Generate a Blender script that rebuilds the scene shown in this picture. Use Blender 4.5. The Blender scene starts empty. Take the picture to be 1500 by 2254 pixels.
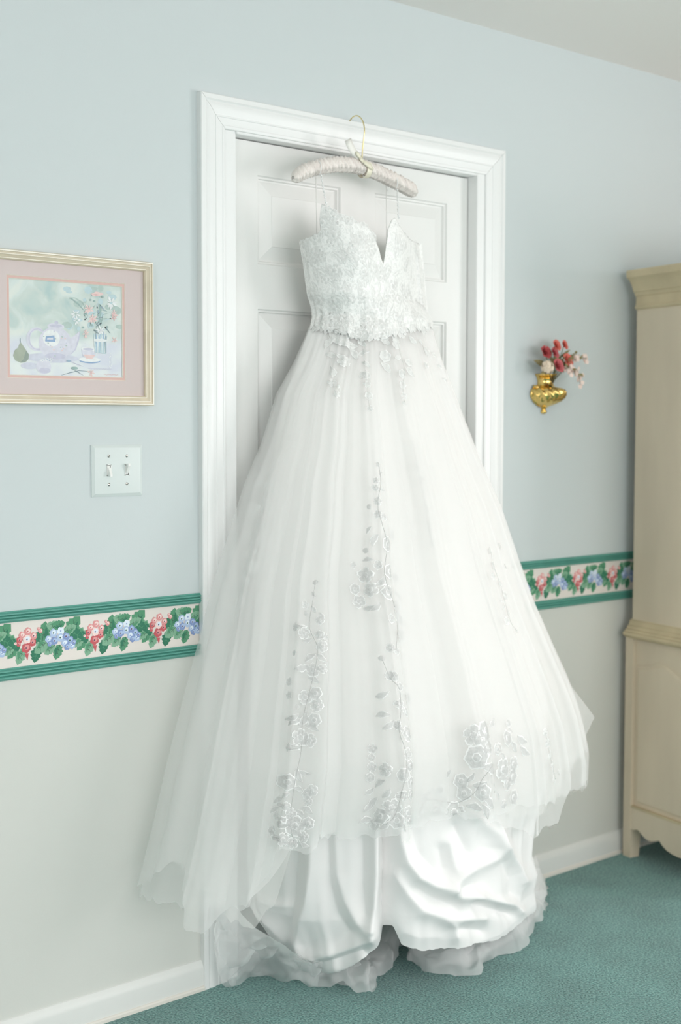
import bpy, bmesh, math, random
import numpy as np
from mathutils import Vector, Matrix, noise
from mathutils.bvhtree import BVHTree

S = bpy.context.scene
COL = S.collection
PI = math.pi

# ------------------------------------------------------------------ camera
W, H, F = 1500.0, 2254.0, 3130.0
CAM = np.array([-1.97473, -2.67718, 1.33964])
YAW, PITCH, ROLL = 0.735261, 0.0612466, 0.0017297
_f = np.array([math.sin(YAW) * math.cos(PITCH), math.cos(YAW) * math.cos(PITCH), -math.sin(PITCH)])
_r0 = np.array([math.cos(YAW), -math.sin(YAW), 0.0])
_u0 = np.cross(_r0, _f)
_r = math.cos(ROLL) * _r0 + math.sin(ROLL) * _u0
_u = -math.sin(ROLL) * _r0 + math.cos(ROLL) * _u0
cd = bpy.data.cameras.new('camera')
cam = bpy.data.objects.new('camera', cd)
COL.objects.link(cam)
M = Matrix.Identity(4)
for i in range(3):
    M[i][0], M[i][1], M[i][2], M[i][3] = _r[i], _u[i], -_f[i], CAM[i]
cam.matrix_world = M
cd.sensor_fit = 'VERTICAL'
cd.sensor_height = 36.0
cd.lens = F * 36.0 / H
cd.clip_start = 0.05
cd.dof.use_dof = True
cd.dof.focus_distance = 3.12
cd.dof.aperture_fstop = 2.8
S.camera = cam

# ------------------------------------------------------------------ world, daylight, exposure
world = bpy.data.worlds.new('world')
S.world = world
world.use_nodes = True
_bg = world.node_tree.nodes['Background']
_bg.inputs[0].default_value = (0.95, 0.98, 1.0, 1)
_bg.inputs[1].default_value = 1.0


def daylight(name, loc, rot, sx, sy, power, col):
    l = bpy.data.lights.new(name, 'AREA')
    l.shape = 'RECTANGLE'
    l.size, l.size_y, l.energy, l.color = sx, sy, power, col
    o = bpy.data.objects.new(name, l)
    o.location, o.rotation_euler = loc, rot
    COL.objects.link(o)
    return o


XL, XR, YB, ZC = -3.6, 3.3, -5.0, 2.427      # room extents
WIN_R = (-4.1, -2.15, 0.55, 2.12)            # window_1 in the right wall: y0, y1, z0, z1
WIN_L = (-4.3, -2.3, 0.55, 2.12)             # window_3 in the left wall: y0, y1, z0, z1
WIN_B = (-1.9, 1.9, 0.55, 2.12)              # window_2 in the wall behind the camera: x0, x1, z0, z1
daylight('daylight_right', (XR + 0.16, (WIN_R[0] + WIN_R[1]) / 2, (WIN_R[2] + WIN_R[3]) / 2), (0, PI / 2, 0), 1.57, 1.95, 62, (1.0, 0.950, 0.945))
daylight('daylight_back', ((WIN_B[0] + WIN_B[1]) / 2, YB - 0.16, (WIN_B[2] + WIN_B[3]) / 2), (PI / 2, 0, 0), 3.8, 1.57, 64, (1.0, 0.950, 0.945))
daylight('daylight_left', (XL - 0.16, (WIN_L[0] + WIN_L[1]) / 2, (WIN_L[2] + WIN_L[3]) / 2), (0, -PI / 2, 0), 1.57, 2.0, 34, (1.0, 0.950, 0.945))
VS = S.view_settings
VS.view_transform = 'Standard'
VS.look = 'None'
VS.gamma = 1.0
VS.exposure = 0.54
try:
    VS.use_curve_mapping = False
except Exception:
    pass
S.cycles.use_denoising = True
S.cycles.use_adaptive_sampling = True
S.cycles.adaptive_threshold = 0.02
S.cycles.max_bounces = 10
S.cycles.diffuse_bounces = 8
S.cycles.transparent_max_bounces = 20
S.cycles.caustics_reflective = False
S.cycles.caustics_refractive = False


# ------------------------------------------------------------------ pixel <-> place
def ray(px, py):
    return _f + _r * (px - W / 2) / F - _u * (py - H / 2) / F


def at(px, py, y):
    """the point that photo pixel (px, py) shows on the plane at that distance from the door wall"""
    d = ray(px, py)
    return CAM + d * ((y - CAM[1]) / d[1])


def on_floor(px, py, z=0.0):
    d = ray(px, py)
    return CAM + d * ((z - CAM[2]) / d[2])


def proj(P):
    d = np.asarray(P, float) - CAM
    w = d @ _f
    return W / 2 + F * (d @ _r) / w, H / 2 - F * (d @ _u) / w


# ------------------------------------------------------------------ mesh helpers
def link(o, parent=None):
    COL.objects.link(o)
    if parent is not None:
        o.parent = parent
        o.matrix_parent_inverse = parent.matrix_basis.inverted()
    return o


def obj(name, verts, faces, mat, parent=None, smooth=False, mats=None, fmat=None):
    me = bpy.data.meshes.new(name)
    me.from_pydata([tuple(map(float, v)) for v in verts], [], faces)
    for m in (mats or [mat]):
        me.materials.append(m)
    if fmat is not None:
        me.polygons.foreach_set('material_index', fmat)
    if smooth:
        me.polygons.foreach_set('use_smooth', [True] * len(me.polygons))
    me.update()
    return link(bpy.data.objects.new(name, me), parent)


class MB:
    def __init__(s):
        s.v, s.f, s.m = [], [], []

    def add(s, vs, fs, mi=0):
        b = len(s.v)
        s.v += [tuple(map(float, v)) for v in vs]
        s.f += [tuple(i + b for i in f) for f in fs]
        s.m += [mi] * len(fs)
        return s

    def box(s, x0, x1, y0, y1, z0, z1, mi=0, bev=0.0):
        if bev <= 0:
            vs = [(x, y, z) for x in (x0, x1) for y in (y0, y1) for z in (z0, z1)]
            fs = [(0, 1, 3, 2), (4, 6, 7, 5), (0, 4, 5, 1), (2, 3, 7, 6), (0, 2, 6, 4), (1, 5, 7, 3)]
            return s.add(vs, fs, mi)
        bm = bmesh.new()
        bmesh.ops.create_cube(bm, size=1)
        for v in bm.verts:
            v.co = Vector(((x0 + x1) / 2 + v.co.x * (x1 - x0), (y0 + y1) / 2 + v.co.y * (y1 - y0), (z0 + z1) / 2 + v.co.z * (z1 - z0)))
        bmesh.ops.bevel(bm, geom=bm.edges[:], offset=bev, segments=2, affect='EDGES', profile=0.5)
        bm.verts.index_update()
        s.add([v.co for v in bm.verts], [tuple(v.index for v in f.verts) for f in bm.faces], mi)
        bm.free()
        return s

    def grid(s, P, mi=0, closed_u=False):
        """P[i][j] points"""
        n, m = len(P), len(P[0])
        vs = [p for row in P for p in row]
        fs = []
        for i in range(n if closed_u else n - 1):
            i2 = (i + 1) % n
            for j in range(m - 1):
                fs.append((i * m + j, i2 * m + j, i2 * m + j + 1, i * m + j + 1))
        return s.add(vs, fs, mi)

    def tube(s, pts, r, n=8, mi=0, cap=True):
        pts = [Vector(map(float, p)) for p in pts]
        rs = r if hasattr(r, '__len__') else [r] * len(pts)
        up = Vector((0, 0, 1))
        rows = []
        prev = None
        for i, p in enumerate(pts):
            t = (pts[min(i + 1, len(pts) - 1)] - pts[max(i - 1, 0)]).normalized()
            if prev is None:
                a = t.orthogonal().normalized()
            else:
                a = (prev - t * prev.dot(t))
                a = a.normalized() if a.length > 1e-6 else t.orthogonal().normalized()
            prev = a
            b = t.cross(a)
            rows.append([p + (a * math.cos(2 * PI * k / n) + b * math.sin(2 * PI * k / n)) * rs[i] for k in range(n)])
        base = len(s.v)
        s.v += [tuple(v) for row in rows for v in row]
        for i in range(len(rows) - 1):
            for k in range(n):
                s.f.append((base + i * n + k, base + i * n + (k + 1) % n, base + (i + 1) * n + (k + 1) % n, base + (i + 1) * n + k))
                s.m.append(mi)
        if cap:
            s.f.append(tuple(base + k for k in reversed(range(n)))); s.m.append(mi)
            s.f.append(tuple(base + (len(rows) - 1) * n + k for k in range(n))); s.m.append(mi)
        return s

    def ball(s, c, r, n=8, m=6, mi=0, sc=(1, 1, 1)):
        c = Vector(map(float, c))
        vs = [c + Vector((0, 0, r * sc[2]))]
        for j in range(1, m):
            a = PI * j / m
            for k in range(n):
                b = 2 * PI * k / n
                vs.append(c + Vector((r * sc[0] * math.sin(a) * math.cos(b), r * sc[1] * math.sin(a) * math.sin(b), r * sc[2] * math.cos(a))))
        vs.append(c - Vector((0, 0, r * sc[2])))
        fs = [(0, 1 + k, 1 + (k + 1) % n) for k in range(n)]
        for j in range(m - 2):
            for k in range(n):
                fs.append((1 + j * n + k, 1 + (j + 1) * n + k, 1 + (j + 1) * n + (k + 1) % n, 1 + j * n + (k + 1) % n))
        L = len(vs) - 1
        fs += [(L, 1 + (m - 2) * n + (k + 1) % n, 1 + (m - 2) * n + k) for k in range(n)]
        return s.add(vs, fs, mi)

    def build(s, name, mat, parent=None, smooth=False, mats=None):
        return obj(name, s.v, s.f, mat, parent, smooth, mats, s.m if mats else None)


def shade_auto(o, deg=40):
    me = o.data
    me.polygons.foreach_set('use_smooth', [True] * len(me.polygons))
    try:
        me.set_sharp_from_angle(angle=math.radians(deg))
    except Exception:
        pass
    return o


def thing(name, label, cat, loc=(0, 0, 0), rz=0.0, group=None):
    o = bpy.data.objects.new(name, None)
    o.empty_display_size = 0.05
    o.location = loc
    o.rotation_euler = (0, 0, rz)
    COL.objects.link(o)
    o['label'], o['category'] = label, cat
    if group:
        o['group'] = group
    return o


def tag(o, label, cat, group=None):
    o['label'], o['category'] = label, cat
    if group:
        o['group'] = group
    return o


def structure(o, label=None, cat=None):
    o['kind'] = 'structure'
    if label:
        o['label'] = label
    if cat:
        o['category'] = cat
    return o


def empty(name, loc=(0, 0, 0)):
    o = bpy.data.objects.new(name, None)
    o.empty_display_size = 0.05
    o.location = loc
    COL.objects.link(o)
    return o


# ------------------------------------------------------------------ materials
def srgb(r, g, b):
    f = lambda c: ((c / 255 + 0.055) / 1.055) ** 2.4 if c / 255 > 0.04045 else c / 255 / 12.92
    return (f(r), f(g), f(b), 1)


def mat(name, col, rough=0.6, metal=0.0, spec=0.5, bump=0.0, bscale=200.0, var=0.0, vscale=6.0, sheen=0.0, stretch=None, bdist=0.001, detail=3):
    m = bpy.data.materials.new(name)
    m.use_nodes = True
    nt = m.node_tree
    b = nt.nodes['Principled BSDF']
    b.inputs['Base Color'].default_value = col
    b.inputs['Roughness'].default_value = rough
    b.inputs['Metallic'].default_value = metal
    b.inputs['Specular IOR Level'].default_value = spec
    if sheen:
        b.inputs['Sheen Weight'].default_value = sheen
        b.inputs['Sheen Roughness'].default_value = 0.4
    geo = None
    if bump or var:
        tc = nt.nodes.new('ShaderNodeTexCoord')
        mp = nt.nodes.new('ShaderNodeMapping')
        nt.links.new(tc.outputs['Object'], mp.inputs[0])
        if stretch:
            mp.inputs['Scale'].default_value = stretch
        geo = mp
    if bump:
        n = nt.nodes.new('ShaderNodeTexNoise')
        n.inputs['Scale'].default_value = bscale
        n.inputs['Detail'].default_value = detail
        bp = nt.nodes.new('ShaderNodeBump')
        bp.inputs['Strength'].default_value = bump
        bp.inputs['Distance'].default_value = bdist
        nt.links.new(geo.outputs[0], n.inputs['Vector'])
        nt.links.new(n.outputs[0], bp.inputs['Height'])
        nt.links.new(bp.outputs[0], b.inputs['Normal'])
    if var:
        n = nt.nodes.new('ShaderNodeTexNoise')
        n.inputs['Scale'].default_value = vscale
        n.inputs['Detail'].default_value = 4
        mr = nt.nodes.new('ShaderNodeMapRange')
        mr.inputs[1].default_value, mr.inputs[2].default_value = 0.3, 0.7
        mr.inputs[3].default_value, mr.inputs[4].default_value = 1 - var, 1 + var
        mx = nt.nodes.new('ShaderNodeMix')
        mx.data_type = 'RGBA'
        mx.blend_type = 'MULTIPLY'
        mx.inputs[0].default_value = 1.0
        mx.inputs[6].default_value = col
        nt.links.new(geo.outputs[0], n.inputs['Vector'])
        nt.links.new(n.outputs[0], mr.inputs[0])
        nt.links.new(mr.outputs[0], mx.inputs[7])
        nt.links.new(mx.outputs[2], b.inputs['Base Color'])
    return m


def tulle_mat(name, alpha, col=(0.96, 0.965, 0.97, 1), trans=0.5):
    m = bpy.data.materials.new(name)
    m.use_nodes = True
    nt = m.node_tree
    nt.nodes.clear()
    out = nt.nodes.new('ShaderNodeOutputMaterial')
    tr = nt.nodes.new('ShaderNodeBsdfTransparent')
    df = nt.nodes.new('ShaderNodeBsdfDiffuse')
    tl = nt.nodes.new('ShaderNodeBsdfTranslucent')
    m1 = nt.nodes.new('ShaderNodeMixShader')
    m2 = nt.nodes.new('ShaderNodeMixShader')
    df.inputs[0].default_value = col
    tl.inputs[0].default_value = col
    m1.inputs[0].default_value = trans
    nt.links.new(df.outputs[0], m1.inputs[1])
    nt.links.new(tl.outputs[0], m1.inputs[2])
    m2.inputs[0].default_value = alpha
    nt.links.new(tr.outputs[0], m2.inputs[1])
    nt.links.new(m1.outputs[0], m2.inputs[2])
    nt.links.new(m2.outputs[0], out.inputs[0])
    return m


def two_tone_wall():
    """pale aqua paint above the border, warm off-white below it"""
    m = mat('wall_paint', (0.6, 0.66, 0.655, 1), 0.75, spec=0.3, bump=0.12, bscale=260, bdist=0.0008)
    nt = m.node_tree
    b = nt.nodes['Principled BSDF']
    g = nt.nodes.new('ShaderNodeNewGeometry')
    sp = nt.nodes.new('ShaderNodeSeparateXYZ')
    gt = nt.nodes.new('ShaderNodeMath')
    gt.operation = 'GREATER_THAN'
    gt.inputs[1].default_value = 0.875
    mx = nt.nodes.new('ShaderNodeMix')
    mx.data_type = 'RGBA'
    mx.inputs[6].default_value = WALL_LOW
    mx.inputs[7].default_value = WALL_UP
    nt.links.new(g.outputs['Position'], sp.inputs[0])
    nt.links.new(sp.outputs[2], gt.inputs[0])
    nt.links.new(gt.outputs[0], mx.inputs[0])
    nt.links.new(mx.outputs[2], b.inputs['Base Color'])
    return m


WALL_UP = (0.582, 0.630, 0.638, 1)
WALL_LOW = (0.640, 0.650, 0.615, 1)
M_WALL = two_tone_wall()
M_CEIL = mat('ceiling_paint', (0.90, 0.855, 0.83, 1), 0.9, spec=0.2, bump=0.15, bscale=120)
M_WHITE = mat('white_gloss_paint', (0.80, 0.805, 0.80, 1), 0.38, bump=0.05, bscale=60, stretch=(1, 1, 1))
M_DOOR = mat('door_paint', (0.78, 0.78, 0.765, 1), 0.42, bump=0.08, bscale=90, stretch=(6, 6, 0.5))
M_BASE = mat('baseboard_paint', (0.72, 0.73, 0.71, 1), 0.4)
M_SHOE = mat('shoe_strip', (0.72, 0.69, 0.635, 1), 0.6)
M_TEAL = mat('teal_paint', srgb(92, 158, 145), 0.45, var=0.05, vscale=30)
M_PAPER = mat('border_paper', srgb(226, 218, 212), 0.7)


def carpet():
    m = bpy.data.materials.new('teal_carpet')
    m.use_nodes = True
    nt = m.node_tree
    b = nt.nodes['Principled BSDF']
    b.inputs['Roughness'].default_value = 0.95
    b.inputs['Specular IOR Level'].default_value = 0.1
    b.inputs['Sheen Weight'].default_value = 0.3
    b.inputs['Sheen Roughness'].default_value = 0.5
    tc = nt.nodes.new('ShaderNodeTexCoord')
    n1 = nt.nodes.new('ShaderNodeTexNoise')
    n1.inputs['Scale'].default_value = 190
    n1.inputs['Detail'].default_value = 4
    n2 = nt.nodes.new('ShaderNodeTexNoise')
    n2.inputs['Scale'].default_value = 7
    n2.inputs['Detail'].default_value = 5
    r1 = nt.nodes.new('ShaderNodeValToRGB')
    r1.color_ramp.elements[0].position = 0.3
    r1.color_ramp.elements[1].position = 0.72
    r1.color_ramp.elements[0].color = (0.010, 0.105, 0.099, 1)
    r1.color_ramp.elements[1].color = (0.245, 0.475, 0.44, 1)
    mx = nt.nodes.new('ShaderNodeMix')
    mx.data_type = 'RGBA'
    mx.blend_type = 'MULTIPLY'
    mx.inputs[0].default_value = 1
    mr = nt.nodes.new('ShaderNodeMapRange')
    mr.inputs[1].default_value, mr.inputs[2].default_value = 0.3, 0.7
    mr.inputs[3].default_value, mr.inputs[4].default_value = 0.85, 1.12
    bp = nt.nodes.new('ShaderNodeBump')
    bp.inputs['Strength'].default_value = 0.9
    bp.inputs['Distance'].default_value = 0.006
    for n in (n1, n2):
        nt.links.new(tc.outputs['Object'], n.inputs['Vector'])
    nt.links.new(n1.outputs[0], r1.inputs[0])
    nt.links.new(n2.outputs[0], mr.inputs[0])
    nt.links.new(r1.outputs[0], mx.inputs[6])
    nt.links.new(mr.outputs[0], mx.inputs[7])
    nt.links.new(mx.outputs[2], b.inputs['Base Color'])
    nt.links.new(n1.outputs[0], bp.inputs['Height'])
    nt.links.new(bp.outputs[0], b.inputs['Normal'])
    return m


M_CARPET = carpet()

# ------------------------------------------------------------------ the room
DX0, DX1, DZ = 0.078, 0.972, 2.045        # rough opening in the door wall
T = 0.14
floor = structure(MB().box(XL - T, XR + T, YB - T, T, -0.08, 0.0).build('floor', M_CARPET))
ceil = structure(MB().box(XL - T, XR + T, YB - T, T, ZC, ZC + 0.1).build('ceiling', M_CEIL))
wb = MB().box(XL - T, DX0, 0, T, 0, ZC).box(DX1, XR + T, 0, T, 0, ZC).box(DX0, DX1, 0, T, DZ, ZC)
structure(wb.build('wall_back', M_WALL))
y0, y1, z0, z1 = WIN_L
structure(MB().box(XL - T, XL, YB, y0, 0, ZC).box(XL - T, XL, y1, 0, 0, ZC).box(XL - T, XL, y0, y1, 0, z0).box(XL - T, XL, y0, y1, z1, ZC).build('wall_left', M_WALL))
y0, y1, z0, z1 = WIN_R
structure(MB().box(XR, XR + T, YB, y0, 0, ZC).box(XR, XR + T, y1, 0, 0, ZC).box(XR, XR + T, y0, y1, 0, z0).box(XR, XR + T, y0, y1, z1, ZC).build('wall_right', M_WALL))
x0, x1, z0, z1 = WIN_B
structure(MB().box(XL - T, x0, YB - T, YB, 0, ZC).box(x1, XR + T, YB - T, YB, 0, ZC).box(x0, x1, YB - T, YB, 0, z0).box(x0, x1, YB - T, YB, z1, ZC).build('wall_front', M_WALL))


def pane_mat():
    m = bpy.data.materials.new('clear_glass')
    m.use_nodes = True
    nt = m.node_tree
    nt.nodes.clear()
    out = nt.nodes.new('ShaderNodeOutputMaterial')
    tr = nt.nodes.new('ShaderNodeBsdfTransparent')
    gl = nt.nodes.new('ShaderNodeBsdfGlossy')
    gl.inputs['Roughness'].default_value = 0.03
    mx = nt.nodes.new('ShaderNodeMixShader')
    mx.inputs[0].default_value = 0.045
    nt.links.new(tr.outputs[0], mx.inputs[1])
    nt.links.new(gl.outputs[0], mx.inputs[2])
    nt.links.new(mx.outputs[0], out.inputs[0])
    return m


M_GLASS = pane_mat()


def window(name, along, c0, c1, z0, z1, plane, n, sg=1):
    """sash window; along='y' in the right wall, 'x' in the front wall"""
    w = structure(empty(name, ((plane, (c0 + c1) / 2, z0) if along == 'y' else ((c0 + c1) / 2, plane, z0))))

    def bx(mb, a0, a1, zz0, zz1, d0, d1):
        if along == 'y':
            mb.box(min(plane + sg * d0, plane + sg * d1), max(plane + sg * d0, plane + sg * d1), a0, a1, zz0, zz1)
        else:
            mb.box(a0, a1, plane - d1, plane - d0, zz0, zz1)
        return mb
    fr = MB()
    for (a0, a1, b0, b1) in ((c0, c1, z0, z0 + 0.05), (c0, c1, z1 - 0.05, z1), (c0, c0 + 0.05, z0 + 0.05, z1 - 0.05), (c1 - 0.05, c1, z0 + 0.05, z1 - 0.05)):
        bx(fr, a0, a1, b0, b1, 0.03, 0.09)
    fr.build('window_frame', M_WHITE, w)
    for k in range(1, n):
        c = c0 + (c1 - c0) * k / n
        bx(MB(), c - 0.025, c + 0.025, z0 + 0.05, z1 - 0.05, 0.03, 0.09).build('mullion', M_WHITE, w)
    for k in range(n):
        a0 = c0 + (c1 - c0) * k / n
        a1 = c0 + (c1 - c0) * (k + 1) / n
        bx(MB(), a0 + 0.03, a1 - 0.03, z0 + 0.05, z1 - 0.05, 0.058, 0.062).build('pane', M_GLASS, w)
    bx(MB(), c0 - 0.04, c1 + 0.04, z0 - 0.03, z0, -0.05, 0.1).build('window_sill', M_WHITE, w)
    return w


window('window_1', 'y', WIN_R[0], WIN_R[1], WIN_R[2], WIN_R[3], XR, 2)
window('window_3', 'y', WIN_L[0], WIN_L[1], WIN_L[2], WIN_L[3], XL, 2, -1)
window('window_2', 'x', WIN_B[0], WIN_B[1], WIN_B[2], WIN_B[3], YB, 3)

# baseboards of the door wall (a taller board with a rounded top, and a narrow strip at the carpet)
BB = [(0, 0.0), (0.013, 0.0), (0.013, 0.050), (0.011, 0.058), (0.007, 0.065), (0.003, 0.070), (0, 0.071)]


def sweep_x(profile, xa, xb, ysign=-1, z0=0.0):
    """profile points (out, up) swept along the door wall"""
    n = len(profile)
    vs = [(x, ysign * o, z0 + u) for x in (xa, xb) for (o, u) in profile]
    fs = [(k, k + 1, n + k + 1, n + k) for k in range(n - 1)]
    fs += [tuple(range(n))[::-1], tuple(range(n, 2 * n))]
    return vs, fs


for nm, xa, xb in (('baseboard_left', XL, 0.0), ('baseboard_right', 1.0505, XR)):
    o = structure(obj(nm, *sweep_x(BB, xa, xb), M_BASE))
    shade_auto(o, 30)
    obj('shoe_strip', *sweep_x([(0.013, 0), (0.018, 0), (0.018, 0.007), (0.016, 0.010), (0.013, 0.011)], xa, xb), M_SHOE, o)

# ------------------------------------------------------------------ door casing (mitred), jamb and six-panel door
CW = 0.074
CP = [(0, 0), (0, 0.0150), (0.002, 0.0170), (0.012, 0.0175), (0.0145, 0.0150), (0.0165, 0.0135), (0.019, 0.0150), (0.024, 0.0158), (0.033, 0.0145), (0.041, 0.0118), (0.0445, 0.0112),
      (0.0455, 0.0125), (0.048, 0.0125), (0.0495, 0.0110), (0.058, 0.0100), (0.0655, 0.0098), (0.0670, 0.0110), (0.0710, 0.0108), (0.0735, 0.0090), (0.074, 0.007), (0.074, 0)]
CX0, CX1, CZ = 0.0, 1.050, 2.100
g = 0.0005
tr1 = structure(empty('trim_1', (CX0, 0, 0)))


def casing(side):
    P = []
    for (w, t) in CP:
        if side == 'l':
            P.append([(CX0 + w, -t, 0), (CX0 + w, -t, CZ - w - g)])
        elif side == 'r':
            P.append([(CX1 - w, -t, CZ - w - g), (CX1 - w, -t, 0)])
        else:
            P.append([(CX0 + w + g, -t, CZ - w), (CX1 - w - g, -t, CZ - w)])
    mb = MB().grid(P)
    n = len(CP)
    mb.f += [tuple(2 * k for k in range(n))[::-1], tuple(2 * k + 1 for k in range(n))]
    return shade_auto(mb.build('casing_board', M_WHITE, tr1), 35)


for s_ in 'lrh':
    casing(s_)

JX0, JX1, JZ, DY = 0.112, 0.946, 2.020, 0.030    # jamb faces, door face
dr = structure(empty('door_1', ((JX0 + JX1) / 2, DY, 0)))
MB().box(CX0 + CW - 0.004, JX0, 0.0, T, 0, CZ - CW + 0.004).build('jamb', M_WHITE, dr)
MB().box(JX1, CX1 - CW + 0.004, -0.005, T, 0, CZ - CW + 0.004, bev=0.003).build('jamb', M_WHITE, dr)
MB().box(JX0, JX1, -0.005, T, JZ, CZ - CW + 0.004, bev=0.003).build('head_jamb', M_WHITE, dr)
LX0, LX1, LZ0, LZ1 = JX0 + 0.003, JX1 - 0.003, 0.012, JZ - 0.003
cols = [(0.202, 0.472), (0.592, 0.863)]
rows_ = [(1.727, 1.940), (0.955, 1.620), (0.235, 0.835)]
leaf = MB()
xs = [LX0, cols[0][0], cols[0][1], cols[1][0], cols[1][1], LX1]
zs = [LZ0, rows_[2][0], rows_[2][1], rows_[1][0], rows_[1][1], rows_[0][0], rows_[0][1], LZ1]
for i in range(5):
    for j in range(7):
        if i in (1, 3) and j in (1, 3, 5):
            continue
        leaf.add([(xs[i], DY, zs[j]), (xs[i + 1], DY, zs[j]), (xs[i + 1], DY, zs[j + 1]), (xs[i], DY, zs[j + 1])], [(0, 1, 2, 3)])
leaf.box(LX0, LX1, DY + 0.016, DY + 0.035, LZ0, LZ1)
leaf.add([(LX0, DY, LZ0), (LX0, DY, LZ1), (LX0, DY + .035, LZ1), (LX0, DY + .035, LZ0)], [(0, 1, 2, 3)])
leaf.add([(LX1, DY, LZ0), (LX1, DY + .035, LZ0), (LX1, DY + .035, LZ1), (LX1, DY, LZ1)], [(0, 1, 2, 3)])
leaf.add([(LX0, DY, LZ1), (LX1, DY, LZ1), (LX1, DY + .035, LZ1), (LX0, DY + .035, LZ1)], [(0, 1, 2, 3)])
lf = leaf.build('door_leaf', M_DOOR, dr)
for (xa, xb) in cols:
    for (za, zb) in rows_:
        loops = [(0, 0), (0.003, 0.0050), (0.007, 0.0055), (0.009, 0.0115), (0.012, 0.0120), (0.045, 0.0025), (0.046, 0.0012)]
        P = []
        for ins, dep in loops:
            P.append([(xa + ins, DY + dep, za + ins), (xb - ins, DY + dep, za + ins), (xb - ins, DY + dep, zb - ins), (xa + ins, DY + dep, zb - ins)])
        vs = [p for row in P for p in row]
        fs = []
        for a in range(len(P) - 1):
            for k in range(4):
                fs.append((a * 4 + k, a * 4 + (k + 1) % 4, a * 4 + 4 + (k + 1) % 4, a * 4 + 4 + k))
        fs.append(tuple(len(vs) - 4 + k for k in range(4)))
        obj('door_panel', vs, fs, M_DOOR, lf)

# ------------------------------------------------------------------ wallpaper border between two teal mouldings
def ridged(h):
    p = [(0, 0), (0.004, 0.0), (0.006, 0.002)]
    for k in range(3):
        b0 = 0.003 + k * (h - 0.006) / 3
        w = (h - 0.006) / 3
        p += [(0.0075, b0 + 0.15 * w), (0.0095, b0 + 0.35 * w), (0.0095, b0 + 0.65 * w), (0.0075, b0 + 0.85 * w), (0.0052, b0 + 0.97 * w)]
    p += [(0.006, h - 0.002), (0.004, h), (0, h)]
    return p


for n, (zb, h) in {'trim_2': (0.9225, 0.024), 'trim_3': (0.800, 0.026)}.items():
    e = structure(empty(n, (0, 0, zb)))
    for xa, xb in ((XL, CX0), (CX1, XR)):
        shade_auto(obj('moulding_length', *sweep_x(ridged(h), xa, xb, z0=zb), M_TEAL, e), 25)

GM = [mat('print_' + n, srgb(*c), 0.75) for n, c in dict(leaf_dark=(50, 118, 92), leaf_mid=(84, 146, 112), leaf_pale=(128, 172, 144), leaf_vein=(58, 96, 78), red=(196, 92, 98), pink=(222, 150, 150),
      blush=(242, 214, 210), blue=(130, 150, 196), sky=(172, 192, 222), ice=(222, 232, 244), plum=(112, 74, 96)).items()]
LD, LM, LP, LV, RED, PNK, BLS, BLU, SKY, ICE, PLM = range(11)


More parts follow.
